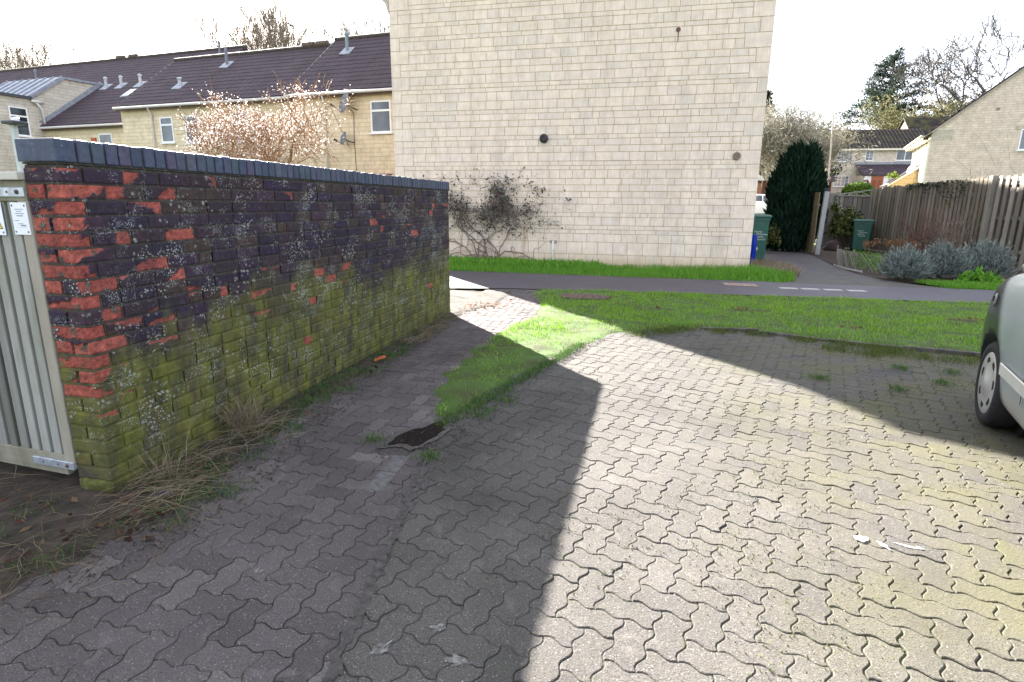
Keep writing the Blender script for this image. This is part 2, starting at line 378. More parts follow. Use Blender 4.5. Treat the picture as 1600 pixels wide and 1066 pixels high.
# ------------------------------------------------------------------ grass, lawn, weeds
def inside(poly, P):
    poly = np.asarray(poly, float); x, y = P[:,0], P[:,1]; r_ = np.zeros(len(P), bool); j = len(poly)-1
    for i in range(len(poly)):
        xi, yi = poly[i]; xj, yj = poly[j]
        with np.errstate(divide='ignore', invalid='ignore'):
            r_ ^= ((yi > y) != (yj > y)) & (x < (xj-xi)*(y-yi)/(yj-yi)+xi)
        j = i
    return r_
def edge_dist(poly, P):
    poly = np.asarray(poly, float); d = np.full(len(P), 1e9)
    for i in range(len(poly)):
        a = poly[i]; c = poly[(i+1)%len(poly)]; e = c-a; t = np.clip(((P-a)@e)/(e@e), 0, 1)
        d = np.minimum(d, np.linalg.norm(P-a-t[:,None]*e, axis=1))
    return d
def vnoise(P, s, seed=0):
    """smooth value noise 0..1 on points"""
    r_ = np.random.default_rng(seed); T = r_.random((64,64)); q = P/s; i = np.floor(q).astype(int); f = q-i; f = f*f*(3-2*f)
    g = lambda a,c: T[(i[:,0]+a)%64, (i[:,1]+c)%64]
    return (g(0,0)*(1-f[:,0])+g(1,0)*f[:,0])*(1-f[:,1]) + (g(0,1)*(1-f[:,0])+g(1,1)*f[:,0])*f[:,1]
def scatter(poly, n, seed=0):
    r_ = np.random.default_rng(seed); p = np.asarray(poly, float); lo, hi = p.min(0), p.max(0); out = []
    tot = 0
    while tot < n:
        P = lo+(hi-lo)*r_.random((n,2)); P = P[inside(p,P)]; out.append(P); tot += len(P)
    return np.concatenate(out)[:n]
def blade_arrays(P3, h, wd, lean, seed=0, curl=.5):
    """P3 (N,3) roots -> verts, tris of grass blades"""
    r_ = np.random.default_rng(seed); N = len(P3); a = r_.random(N)*2*math.pi; ln = lean*r_.random(N)**.7
    d = np.stack([np.cos(a), np.sin(a), np.zeros(N)],1); f = r_.random(N)*2*math.pi; s_ = np.stack([np.cos(f), np.sin(f), np.zeros(N)],1)*(wd/2)[:,None]
    up = np.array([0,0,1.]); m = P3 + d*(h*ln*.35)[:,None] + up*(h*.55)[:,None]; t = P3 + d*(h*ln)[:,None] + up*(h*np.sqrt(np.maximum(.08,1-ln**2*curl)))[:,None]
    V = np.stack([P3-s_, P3+s_, m-s_*.8, m+s_*.8, t],1).reshape(-1,3); k = np.arange(N)[:,None]*5
    F = np.stack([k+[0,1,2], k+[1,3,2], k+[2,3,4]],1).reshape(-1,3); return V, F
def grass(name, P3, h, wd, lean, mat, seed=0, kind='stuff', parent=None):
    N = len(P3); r_ = np.random.default_rng(seed+99); hh = h*(.55+.8*r_.random(N)); ww = wd*(.6+.8*r_.random(N))
    V, F = blade_arrays(np.asarray(P3), hh, ww, lean, seed); o = raw(name, V, F, mat, parent)
    return tag(o, kind=kind) if kind else o

LAWN = [(-4.27,-4.22),(-3.4,-4.08),(-2.0,-4.02),(.5,-3.86),(3,-3.66),(6,-3.48),(9,-3.3),(9,-9.9),(5.2,-8.82),(3.6,-8.3),(2.0,-7.8),(.45,-7.40),(-.25,-7.2),(-.93,-6.93),(-1.62,-6.88),
        (-2.05,-7.1),(-2.5,-7.35),(-2.85,-8.0),(-3.08,-8.75),(-3.25,-9.5),(-3.42,-10.3),(-3.62,-10.62),(-3.86,-10.62),(-3.98,-9.9),(-4.08,-9.0),(-4.0,-8.2),(-3.92,-7.4),(-3.78,-6.6),(-3.9,-5.6),(-4.15,-4.9)]
sp = .045; gx, gy = np.meshgrid(np.arange(-4.5,9,sp), np.arange(-11,-3,sp)); P = np.stack([gx.ravel(), gy.ravel()],1)
ins = inside(LAWN, P); ed = edge_dist(LAWN, P)*np.where(ins,1,-1)+.16*(vnoise(P,.28,91)-.55)+.09*(vnoise(P,.1,92)-.5); z = -.035+.06*smooth(-.12,.18,ed)+.03*(vnoise(P,.5,3)-.5)*smooth(0,.3,ed)+.02*(vnoise(P,.16,4)-.5)
ny_, nx_ = gx.shape; ok = (ed > -.13).reshape(ny_,nx_); q = []
idx = np.arange(ny_*nx_).reshape(ny_,nx_)
m4 = ok[:-1,:-1]&ok[1:,:-1]&ok[:-1,1:]&ok[1:,1:]
q = np.stack([idx[:-1,:-1][m4], idx[:-1,1:][m4], idx[1:,1:][m4], idx[1:,:-1][m4]],1)
b = NB('lawn_soil'); v = b.coord(); c = b.ramp(b.noise(v, 3, 6, .65), [(.28,(.040,.033,.020)),(.42,(.050,.068,.018)),(.65,(.065,.125,.022))]); M_LSOIL = b.done(c, .95, b.bump(b.noise(v,50), .8, .015))
tag(raw('lawn', np.column_stack([P, z]), q, M_LSOIL, n=4, smooth=True), kind='structure')
def lawn_z(P): 
    e = edge_dist(LAWN, P)*np.where(inside(LAWN,P),1,-1)+.16*(vnoise(P,.28,91)-.55)+.09*(vnoise(P,.1,92)-.5)
    return -.035+.06*smooth(-.12,.18,e)+.03*(vnoise(P,.5,3)-.5)*smooth(0,.3,e)-.005
M_GR = leaf('grass_blade', (.095,.235,.020), (.190,.385,.034), .8, .25, (.36,.43,.10))
M_GR2 = leaf('grass_blade_tall', (.075,.205,.026), (.135,.32,.036), .8, .25, (.21,.37,.06))
M_DRY = leaf('dry_grass', (.12,.09,.06), (.25,.195,.13), .7, .2, (.40,.34,.25))
BARE = [(-3.28,-4.98,.42,.30),(-.9,-5.6,.22,.12),(-2.2,-5.9,.28,.12),(1.8,-5.6,.2,.1),(.2,-6.5,.2,.08)]
Q = scatter(LAWN, 150000, 5)
Q = Q[Q[:,0] < 6.5]
dn = .35+.9*vnoise(Q,.45,8)*vnoise(Q,1.3,9)*1.6; ton = smooth(-7.6,-9.6,Q[:,1]); ed = edge_dist(LAWN,Q); dn = dn*(1-.55*ton*(1-smooth(0,.45,ed)))*(1-.42*smooth(-7.2,-8.4,Q[:,1]))*(1-.25*smooth(-8.2,-9.0,Q[:,1]))*(1-.4*smooth(-3.55,-3.15,Q[:,0])*smooth(-8.0,-8.6,Q[:,1]))*(.45+.9*smooth(.30,.55,vnoise(Q,.22,77)))*(.55+.6*smooth(.25,.5,vnoise(Q,.8,78)))
dn *= np.where((Q[:,1]<-8.3)&(ed<.16)&(Q[:,0]>-3.6), .35, 1)
r_ = np.random.default_rng(6); kp_ = r_.random(len(Q)) < dn
for bx,by,rx,ry in BARE: kp_ &= ((Q[:,0]-bx)/rx)**2+((Q[:,1]-by)/ry)**2+.5*(vnoise(Q,.12,21)-.5) > 1
Q = Q[kp_]
hl = .026+.036*vnoise(Q,.3,10)*vnoise(Q,.9,79)*1.6
N = len(Q); V, F = blade_arrays(np.column_stack([Q, lawn_z(Q)]), hl*(.5+.9*r_.random(N)), .0050*(.6+.8*r_.random(N)), .85, 11)
tag(raw('lawn_grass', V, F, M_GR), kind='stuff')
# long grass at the foot of the gable and by the bins
strip = [(-12,-1.9),(-8,-1.9),(.25,-1.85),(.62,-1.7),(.72,-1.0),(.35,-.25),(-.1,-.02),(-12,-.02)]
sheet('verge_soil', [(-14,-1.93),(.3,-1.9),(.75,-1.7),(.85,-.6),(.9,1.0),(.6,2.2),(.2,2.2),(0,0),(-14,0)], .002, M_LSOIL)
Q = scatter(strip, 42000, 12); Q = Q[r_.random(len(Q)) < .25+1.1*vnoise(Q,.4,13)]
fr = smooth(-1.85,-1.3,Q[:,1]); hh = (.055+.10*vnoise(Q,.5,14)*fr+.05*smooth(-5,-6,Q[:,0])+.06*smooth(-2.0,-.3,Q[:,0])*fr)
N = len(Q); V, F = blade_arrays(np.column_stack([Q, np.zeros(N)]), hh*(.6+.8*r_.random(N)), .008*(.6+.8*r_.random(N)), .8, 15)
tag(raw('verge_grass', V, F, M_GR2), kind='stuff')
# broad leaved weeds in the verge under the climber
Qw = scatter([(-9,-1.2),(-4.2,-1.1),(-3.2,-.5),(-3.6,-.05),(-9,-.05)], 5000, 16); N = len(Qw); V, F = blade_arrays(np.column_stack([Qw, np.full(N,.03)]), .09+.13*r_.random(N), .022*(.6+.8*r_.random(N)), 1.0, 17)
tag(raw('verge_weeds', V, F, M_GR2), kind='stuff')
# dead grass beside the bin
Qd = scatter([(.12,-.35),(.75,-1.0),(1.0,-.5),(1.0,.4),(.7,1.6),(.3,1.6)], 3600, 18); N = len(Qd)
V, F = blade_arrays(np.column_stack([Qd, np.zeros(N)]), .08+.2*r_.random(N), .007+.004*r_.random(N), 1.0, 19)
tag(raw('dead_grass', V, F, M_DRY), kind='stuff')
# lawn strip before the lavender, soil bed behind it
sheet('garden_bed', [(2.75,-1.0),(3.4,-1.35),(9,-1.3),(9,10),(2.8,10),(2.75,5.8),(2.45,2.3),(2.4,.3),(2.5,-.6)], .003, simple('bed_soil', (.052,.036,.028), .95, .5, 8, bump=.9, bscale=40))
Qs = scatter([(3.3,-1.93),(9,-1.93),(9,-.95),(3.0,-1.0)], 15000, 20); N = len(Qs); V, F = blade_arrays(np.column_stack([Qs, np.zeros(N)]), .05+.07*r_.random(N), .006+.004*r_.random(N), .8, 21)
tag(raw('strip_grass', V, F, M_GR2), kind='stuff')
# weeds and tufts: by the wall, in front of the gate, along the kerb and the edging, in the joints
def patch(name, poly, sp, z0, z1, wdt, mat, amp=.008, seed=1):
    p = np.asarray(poly, float); lo, hi = p.min(0), p.max(0); gx, gy = np.meshgrid(np.arange(lo[0]-sp,hi[0]+sp,sp), np.arange(lo[1]-sp,hi[1]+sp,sp)); P = np.stack([gx.ravel(), gy.ravel()],1)
    e = edge_dist(poly,P)*np.where(inside(poly,P),1,-1)+.09*(vnoise(P,.16,seed)-.5)+.05*(vnoise(P,.06,seed+1)-.5); z = z0+(z1-z0)*smooth(-wdt*.2,wdt,e)+amp*(vnoise(P,.09,seed+2)-.5); ok = (e > -.04).reshape(gx.shape); idx = np.arange(gx.size).reshape(gx.shape); m4 = ok[:-1,:-1]&ok[1:,:-1]&ok[:-1,1:]&ok[1:,1:]
    return tag(raw(name, np.column_stack([P,z]), np.stack([idx[:-1,:-1][m4], idx[:-1,1:][m4], idx[1:,1:][m4], idx[1:,:-1][m4]],1), mat, n=4, smooth=True), kind='structure')
patch('weedy_soil', ([(-8.5,-17),(-4.75,-17),(-4.68,-14),(-4.58,-12.75),(-4.47,-12.2),(-4.54,-11.6),(-4.68,-10.7),(-4.69,-10),(-4.77,-8.7),(-4.78,-7.3),(-4.72,-6.6),(-4.45,-6.1),(-4.5,-4.6),(-8.5,-4.9)]), .035, -.012, .020, .14, simple('weed_soil', (.040,.031,.024), .95, .6, 9, bump=1, bscale=35))
def tufts(cs, n, spread, seed):
    r_ = np.random.default_rng(seed); c = np.asarray(cs)[r_.integers(0,len(cs),n)]; return np.column_stack([c+r_.normal(0,spread,(n,2)), np.full(n,.008)])
gate_zone = [(-7,-14.6),(-4.6,-14.6),(-4.48,-12.75),(-4.33,-12.15),(-4.45,-11.7),(-4.9,-12.2),(-7,-12.4)]
wall_zone = [(-4.92,-12.1),(-4.40,-12.1),(-4.45,-11.6),(-4.58,-10.7),(-4.58,-9.9),(-4.70,-8.6),(-4.80,-7.2),(-4.92,-6.9)]
T1 = np.concatenate([tufts(scatter(gate_zone, 130, 31), 6000, .06, 32), tufts(scatter(wall_zone, 100, 33), 4000, .05, 34)])
T2 = tufts([(-1.4,-7.08),(-1.0,-7.1),(-.5,-7.32),(-.15,-7.45),(.15,-7.5),(.35,-7.6),(.2,-7.75),(.5,-7.85),(.8,-7.9),(1.1,-7.8),(-2.1,-7.3),(-2.35,-7.5),(-2.0,-7.2),(-1.8,-7.05),(.0,-7.85),(-.3,-7.7)], 4200, .09, 35)
lineA = [(-3.66+.26*t*2.9/2.9, -10.86+t) for t in np.linspace(.1,2.6,30)]
T3 = tufts([(x+.02,y) for x,y in lineA]+[(-3.3,-10.2),(-3.42,-10.55),(-3.38,-10.45)], 2600, .04, 36)
T4 = tufts([(-3.95,-11.15),(-3.52,-11.3),(-.75,-8.9),(-.2,-9.1),(.25,-8.8),(.1,-8.35),(.5,-8.4),(.6,-9.3)], 900, .04, 37)
TT = np.concatenate([T1,T3,T4]); grass('weed_tufts', TT, .042, .004, 1.1, leaf('weed_blade', (.030,.085,.022), (.065,.150,.035), .8, .25, (.16,.19,.07)), 38)
grass('kerb_tufts', T2, .045, .005, 1.1, leaf('kerb_grass', (.04,.08,.012), (.09,.135,.025), .6, .3, (.17,.16,.06)), 39)
def crumbs(name, P, r0, r1, mat, seed):
    r_ = np.random.default_rng(seed); N = len(P); rr = (r0+(r1-r0)*r_.random(N)**2)[:,None]; T = np.array([[1,0,-.3],[-.5,.87,-.3],[-.5,-.87,-.3],[0,0,.75]]); V = np.column_stack([P, np.full(N,.009)])[:,None,:]+T[None]*rr[:,:,None]*(.7+.6*r_.random((N,4,1))); k = np.arange(N)[:,None]*4
    F = np.stack([k+[0,1,3],k+[1,2,3],k+[2,0,3]],1).reshape(-1,3); return tag(raw(name, V.reshape(-1,3), F, mat), kind='stuff')
ez = np.concatenate([scatter([(-4.7,-12.75),(-4.4,-12.75),(-4.2,-12.1),(-4.35,-11.2),(-4.5,-9.8),(-4.66,-7.6),(-4.9,-7.4),(-4.9,-12.1)], 5000, 130), scatter([(-3.9,-11.4),(-3.4,-11.3),(-3.1,-9.2),(-2.7,-7.8),(-3.1,-7.8),(-3.6,-10.2)], 4000, 131)])
ez = ez[np.random.default_rng(5).random(len(ez)) < vnoise(ez,.12,132)*1.1]
crumbs('earth_crumbs', ez, .002, .009, MATS.get('weed_soil') or simple('weed_soil', (.040,.031,.024), .95, .6, 9), 133)
crumbs('grit', scatter([(-4.2,-14.2),(1.5,-14.2),(3,-8.5),(-2.8,-8.2),(-3.9,-10.8)], 2600, 134), .0015, .0045, leaf('grit', (.05,.045,.04), (.16,.14,.12), .9, 0, (.38,.35,.31)), 135)
# dry straw lying against the wall and before the gate
def straw(name, cs, n, L, seed, zmax=.05, spread=.12, ang=None, mat=None):
    r_ = np.random.default_rng(seed); mb = MB(); cs = np.asarray(cs)
    for i in range(n):
        c = cs[r_.integers(0,len(cs))]+r_.normal(0,spread,2); a = r_.random()*2*math.pi if ang is None else R(ang)+r_.normal(0,.5); l = L*(.4+r_.random())
        z0 = .02+zmax*r_.random(); p = [Vector((c[0]+math.cos(a)*l*(t-.5)+r_.normal(0,.012), c[1]+math.sin(a)*l*(t-.5)+r_.normal(0,.012), max(.016, z0+.05*l*math.sin(t*3)+r_.normal(0,.006)))) for t in (0,.33,.66,1)]
        mb.tube(p, [.0010,.0014,.0012,.0006], 3, False)
    return tag(mb.build(name, mat or M_DRY, recalc=False), kind='stuff')
straw('dry_straw', scatter(gate_zone, 60, 41), 1500, .24, 42, .04, .2, None, leaf('dull_straw', (.05,.038,.028), (.12,.09,.06), .8, .1, (.22,.17,.11)))
straw('dry_stalks', [(-4.72,-8.2),(-4.74,-7.9),(-4.76,-7.6),(-4.76,-7.3),(-4.7,-8.6)], 220, .35, 43, .07, .06, 80)
straw('wall_straw', [(-4.72,-12.05),(-4.6,-12.25),(-4.7,-11.9),(-4.7,-11.7),(-4.72,-11.5),(-4.68,-11.3),(-4.72,-11.1),(-4.55,-12.0)], 210, .3, 44, .09, .07, 70)
def clump(name, label, c, n, h, seed):
    r_ = np.random.default_rng(seed); P = np.column_stack([np.array(c)+r_.normal(0,.035,(n,2)), np.full(n,.01)]); V, F = blade_arrays(P, h*(.5+.7*r_.random(n)), np.full(n,.0028), 1.25, seed+1, .6); return tag(raw(name, V, F, M_DRY), label, 'grass clump')
clump('dry_grass_clump', 'dry straw coloured grass clump growing at the foot of the brick wall', (-4.84,-11.25), 260, .34, 48); clump('dry_grass_clump', 'few dry upright grass stalks beside the near wall corner', (-4.78,-11.95), 60, .30, 50)
# moss and crumbs of soil in the joints: tiny tufts
Qj = scatter([(-2.9,-14),(3,-14),(3,-8),(-1.2,-7.2),(-2.8,-8)], 20000, 45); mm = (vnoise(Qj,.55,46)+.12*smooth(-2,1,Qj[:,0]) > .58); Qj = Qj[mm]
M_MOSS = leaf('moss', (.035,.05,.008), (.085,.11,.015), .9, .1, (.15,.17,.03))
V, F = blade_arrays(np.column_stack([Qj, np.full(len(Qj),-.0065)]), .011+.006*np.random.default_rng(2).random(len(Qj)), np.full(len(Qj),.006), .6, 47); tag(raw('joint_moss', V, F, M_MOSS), kind='stuff')

# ------------------------------------------------------------------ old brick wall
WX, WY0, WY1 = -4.94, -12.13, -6.81
def wall_mat(name, attr, base=None):
    b = NB(name); v = b.coord(); xyz = b.sep(v)                     # object origin: the foot of the near corner
    if attr:
        a = b.n('ShaderNodeAttribute', attribute_name='bc'); c = a.outputs['Color']
        c = b.mix(1, c, b.ramp(b.noise(v, 24, 6, .7), [(.28,.55),(.5,1),(.72,1.55)]), 'MULTIPLY')
        st = b.ramp(b.noise(b.coord(scale=(1,1.2,.25)), 3.0, 5, .6), [(.45,0),(.7,.55)]); c = b.mix(st, c, (.020,.018,.028))
        a = b.n('ShaderNodeAttribute', attribute_name='bc'); red = b.ramp(b.sep(a.outputs['Color'])[0], [(.12,0),(.25,1)])
    else:
        c = b.ramp(b.noise(v, 40, 5, .7), [(.3,tuple(x*.55 for x in base)),(.7,tuple(x*1.5 for x in base))]); red = None
    y, z = xyz[1], xyz[2]
    # green algae over the lower half: height limit wobbles along the wall
    n1 = b.noise(v, 1.7, 5, .6); lim = b.math('MULTIPLY_ADD', n1, 1.2, .14); lim = b.math('ADD', lim, b.math('MULTIPLY', b.noise(b.coord(scale=(1,6,.5)), 1.6, 3), .25))
    g = b.math('SUBTRACT', lim, z); g = b.ramp(b.math('MULTIPLY_ADD', g, 1.6, .30), [(.18,0),(.62,1)])
    pat = b.ramp(b.noise(b.coord(scale=(1,3.4,.9)), 2.6, 6, .68), [(.34,.2),(.58,1)]); g = b.math('MULTIPLY', g, pat)
    if red is not None: g = b.math('MULTIPLY', g, b.math('SUBTRACT', 1.0, b.math('MULTIPLY', red, .85)))
    gc = b.ramp(b.noise(v, 7, 5, .65), [(.3,(.060,.072,.014)),(.5,(.135,.142,.024)),(.72,(.205,.195,.042))])
    c = b.mix(b.math('MULTIPLY', g, .84), c, gc)
    # crustose lichen: three sizes of pale rosettes, in drifts
    for sc_, thr, lo, hi, amt, colr, seed in ((38,.62,.40,.54,.6,(.36,.37,.34),0),(78,.40,.44,.58,.85,(.42,.43,.40),5),(150,.36,.44,.58,.75,(.40,.43,.42),9)):
        vv = b.coord(loc=(seed,seed*2.1,seed*.7)); wv = b.n('ShaderNodeTexVoronoi'); wv.inputs['Scale'].default_value = sc_
        dist = b.mix(.10, vv, b.n('ShaderNodeTexNoise', Scale=60.0, Detail=2.0).outputs['Color'], 'ADD'); b.l(vv, wv.inputs['Vector'])
        sel = b.ramp(b.sep(wv.outputs['Color'])[0], [(thr,0),(thr+.04,1)]); dd = b.math('ADD', wv.outputs['Distance'], b.math('MULTIPLY', b.math('SUBTRACT', b.noise(v, 130, 2), .5), .35))
        dot = b.ramp(dd, [(lo*.75,1),(hi*.75,0)])
        drift = b.ramp(b.noise(b.coord(scale=(1,1.1,1.5), loc=(seed+3,seed,1)), 3.1, 7, .72), [(.535,0),(.60,1)])
        zl = b.ramp(z, [(.05,.15),(.35,1)])
        f = b.math('MULTIPLY', b.math('MULTIPLY', sel, dot), b.math('MULTIPLY', b.math('MULTIPLY', drift, zl), amt))
        if red is not None: f = b.math('MULTIPLY', f, b.math('SUBTRACT', 1.0, b.math('MULTIPLY', red, .9)))
        c = b.mix(f, c, colr)
    h = b.math('ADD', b.noise(v, 70, 5, .7), b.math('MULTIPLY', b.noise(v, 230, 3, .6), .6))
    return b.done(c, .9, b.bump(h, .8, .006))
wall = thing('brick_wall', 'weathered dark brick garden wall with green algae, white lichen and spalled red bricks', 'wall', (WX, WY0, 0))
bv, bf, bc_ = [], [], []
def n3(p, s): 
    from mathutils import noise as N_; return N_.noise(Vector(p)*s)
def brick(x0,x1,y0,y1,z0,z1, spall, col, res, endface):
    """front face looks along +x, end face along -y; both are gridded so that broken faces can be recessed"""
    cols = []
    if endface:
        k = max(3,int((x1-x0)/res)); cols += [(x0+(x1-x0)*i/k, y0, 0, 1) for i in range(k)]
    k = max(3,int((y1-y0)/res)); cols += [(x1, y0+(y1-y0)*i/k, 1, 1 if (i==0 and endface) else 0) for i in range(k+1)]
    rows = [0,.12,.25,.4,.55,.7,.88,1]; base = len(bv); nc = len(cols)
    hue = rng.random(); redc = (.28+.10*hue, .066+.035*hue, .050+.025*hue)
    off = rng.random()*50; an_ = rng.random()*6.28; ax_, bx_ = math.cos(an_), math.sin(an_)*.6; thr_ = -.42+spall*.95; push = rng.normal(0,.0012)
    for r_i,t in enumerate(rows):
        for c_i,(x,y,fx,fy) in enumerate(cols):
            z = z0+(z1-z0)*t; edge = 1 if (r_i in (0,len(rows)-1) or c_i in (0,nc-1)) else 0
            T_ = (y1-y0)+((x1-x0) if endface else 0); u_ = (((x-x0) if not fx else ((x1-x0) if endface else 0)+(y-y0)))/T_; q_ = (u_-.5)*ax_+(t-.5)*bx_
            nn = q_+.20*n3((x+off,y,z),16)+.10*n3((x,y+off,z),42); m = 1 if (spall > 0 and nn < thr_) else 0
            d = .0015*n3((x,y,z+off), 45)+push + (.004 if edge else 0)
            if m: d = min(.0145, d+.0045+.008*abs(n3((x,y+off,z),26))+.003*n3((x,y,z),90))
            bv.append((x-fx*d, y+fy*d, z)); cc = np.array(col)
            if m:
                cc = np.array(redc)*(.8+.4*rng.random()) if n3((x,y,z+off),18) > -.45 else np.array((.10,.07,.055))
            bc_.append(tuple(cc))
    for r_i in range(len(rows)-1):
        for c_i in range(nc-1):
            a = base+r_i*nc+c_i; bf.append((a,a+1,a+1+nc,a+nc))
    # back corners close the top and the bottom
    q = len(bv); by = y1; bx = x1-.06
    ex = [(bx,y1),(bx,y0)] if not endface else [(x0,y1)]
    for z in (z0,z1):
        for X_,Y_ in ex: bv.append((X_,Y_,z)); bc_.append(tuple(col))
    ne = len(ex); top = [base+(len(rows)-1)*nc+i for i in range(nc)]+[q+ne+i for i in range(ne)]
    bot = [base+i for i in range(nc)]+[q+i for i in range(ne)]
    bf.append(tuple(top)); bf.append(tuple(bot[::-1]))
SP = [(-9.62,.92),(-10.87,.84),(-10.16,.74),(-11.31,.97),(-11.6,1.13),(-11.83,.91),(-11.94,.83),(-10.68,1.46),(-11.65,1.64),(-11.18,1.59),(-10.3,.88),(-11.75,1.45),(-11.5,1.3),(-8.0,1.2),(-7.0,1.45),(-7.2,.95),(-8.9,1.35),(-8.3,1.0),(-10.85,.7),(-9.9,.9),(-7.6,.5),(-10.2,.42),(-11.55,1.55),(-10.6,1.0)]
for k in range(22):
    z0 = k*.075+.005; z1 = z0+.065
    def dark():
        t = rng.random(); return (.024+.019*t+.010*rng.random(), .019+.010*t, .031+.013*rng.random()) if rng.random() < .8 else (.055,.036,.032)
    corner = .62 if 7 <= k <= 20 else (.22 if k > 4 else .0); corner *= rng.choice([1,1.3,.8,.45])
    col = dark(); y = WY0
    if k%2 == 0:
        brick(WX-.1025, WX, WY0, WY0+.215, z0, z1, corner, col, .011, True); y = WY0+.225
        brick(WX-.215, WX-.1125, WY0, WY0+.1, z0, z1, corner*1.05, dark(), .011, True)
    else:
        brick(WX-.215, WX, WY0, WY0+.1025, z0, z1, corner, col, .011, True); y = WY0+.1125
    while y < WY1-.02:
        L = .215 if rng.random() > .12 else .1025; e = min(y+L, WY1)
        if WY1-e < .06: e = WY1
        cy, cz = (y+e)/2, (z0+z1)/2; s_ = 0
        for sy,sz in SP:
            if abs(sy-cy) < .1 and abs(sz-cz) < .045: s_ = rng.choice([.14,.22,.4,.7])
        if s_ == 0 and cz > .5:
            p = .26 if y < -11.7 else .012; s_ = rng.choice([.12,.22,.4]) if rng.random() < p else 0
        brick(WX-.1, WX, y, e, z0, z1, s_, dark(), .013 if y < -11 else .019, False); y = e+.01
me = bpy.data.meshes.new('brickwork'); me.from_pydata(bv, [], bf)
finish(me, 'brickwork', wall_mat('old_brick', True), wall, col=bc_, recalc=False)
mb = MB(); mb.box(WX-.207, WX-.0155, WY0+.0155, WY1-.004, -.05, 1.662)
for k in range(23): mb.box(WX-.2065, WX-.0052-.0008*(k%2), WY0+.0052+.0008*(k%2), WY1-.0035, k*.075-.0062, k*.075+.0062)
for k in range(22):
    for q_ in range(24): y_ = WY0+(.22 if k%2==0 else .1075)+q_*.225; mb.box(WX-.1, WX-.0072, y_-.0045, min(y_+.0045,WY1-.003), k*.075+.0063, k*.075+.0687) if y_ < WY1-.05 else None
mb.build('mortar', wall_mat('old_mortar', False, (.050,.044,.038)), wall)
mb = MB()
for k in range(22):                                   # far end and back of the wall: plain brick faces
    if k%2: mb.box(WX-.215, WX-.11, WY1-.1, WY1-.0005, k*.075+.005, k*.075+.07)
    for i in range(23): mb.box(WX-.2155, WX-.12, WY0+.12+i*.225+(.11 if k%2 else 0), WY0+.12+i*.225+.215+(.11 if k%2 else 0)-(.14 if i==22 else 0), k*.075+.005, k*.075+.07)
mb.build('back_brickwork', simple('back_brick', (.06,.04,.04), .9, .4, 6, .5), wall)
b = NB('blue_coping'); v = b.coord(); c = b.ramp(b.island(), [(0,(.036,.050,.088)),(.3,(.052,.066,.112)),(.55,(.070,.062,.108)),(.8,(.046,.070,.098)),(1,(.080,.082,.118))])
c = b.mix(1, c, b.ramp(b.noise(v, 28, 6, .7), [(.3,.65),(.6,1.15),(.75,1.5)]), 'MULTIPLY'); lv = b.ramp(b.noise(v, 55, 4, .7), [(.67,0),(.71,.8)]); c = b.mix(lv, c, (.33,.34,.31))
M_COP = b.done(c, .5, b.bump(b.noise(v, 120, 4, .7), .5, .004)); mb = MB(); y = WY0-.012; i = 0
while y < WY1-.02:
    wv = .098 if i == 0 else .066+rng.normal(0,.0012); dz = rng.normal(0,.0018); dx = rng.normal(0,.002)
    mb.box(WX-.222+dx, WX+.008+dx, y, min(y+wv, WY1+.004), 1.668+dz*.5, 1.772+dz); y += wv+.0095; i += 1
mb.build('coping', M_COP, wall, bevel=.007, seg=2)
mb = MB(); mb.box(WX-.21, WX-.004, WY0, WY1-.002, 1.6601, 1.757); mb.build('coping_mortar', simple('cop_mortar', (.06,.055,.045), .95, .5, 30, bump=.8), wall)
mb = MB()                                             # mossy footing lump at the near corner
mb.box(WX-.20, WX+.004, WY0-.010, WY0+.06, -.03, .085)
mb.build('footing', simple('moss_footing', (.075,.08,.02), .95, .75, 16, bump=1), wall, bevel=.03, seg=3)

# ------------------------------------------------------------------ slatted timber gate
gate = thing('slatted_gate', 'tall weathered timber slat gate with galvanised hinge straps beside the brick wall', 'gate', (-5.163,-12.125,0), R(-4))
def weathered(name, c0, green=.0, grain=(1,1,.05)):
    b = NB(name); v = b.coord(scale=(40*grain[0],40*grain[1],40*grain[2])); g = b.noise(v, 1.0, 6, .65, .6); isl = b.island()
    c = b.ramp(g, [(.25,tuple(x*.5 for x in c0)),(.5,c0),(.75,tuple(min(1,x*1.35) for x in c0))]); c = b.mix(.6, c, b.ramp(isl, [(0,tuple(x*.4 for x in c0)),(.5,c0),(1,tuple(min(1,x*1.6) for x in c0))]))
    n = b.noise(b.coord(scale=(1,1,.35)), 3.2, 6, .7); z = b.sep(b.coord())[2]
    if green:
        c = b.mix(b.math('MULTIPLY', b.ramp(n, [(.42,0),(.62,1)]), green), c, (.085,.095,.030))
    dk = b.ramp(b.noise(b.coord(scale=(3,3,.4)), 2.1, 6, .7), [(.55,0),(.75,.6)]); c = b.mix(dk, c, tuple(x*.35 for x in c0))
    return b.done(c, .85, b.bump(g, .5, .004))
M_GATE = weathered('gate_wood', (.235,.24,.222), .35); M_GATED = weathered('gate_rail_wood', (.20,.19,.15), .55, (.05,1,1)); M_GALV = simple('galvanised', (.42,.46,.53), .42, .25, 25, metal=.55, spec=.5)
mb = MB(); GWID = 1.15
for i in range(13):                                    # slats; the rest of the gate runs out of the picture
    x1 = -.095-i*.082; mb.box(x1-.056, x1, .004, .032, .19, 1.50)
mb.build('slats', M_GATE, gate, local=True, bevel=.003)
mb = MB(); mb.box(-.072,-.002,-.002,.04,.12,1.53); mb.build('stile', weathered('gate_stile_wood', (.25,.23,.195), .3), gate, local=True, bevel=.003)
mb = MB(); mb.box(-GWID,-.0725,.003,.045,.075,.19); mb.build('bottom_rail', M_GATED, gate, local=True, bevel=.004)
mb = MB(); mb.box(-GWID,-.002,-.004,.045,1.4905,1.588); mb.build('top_rail', M_GATED, gate, local=True, bevel=.004)
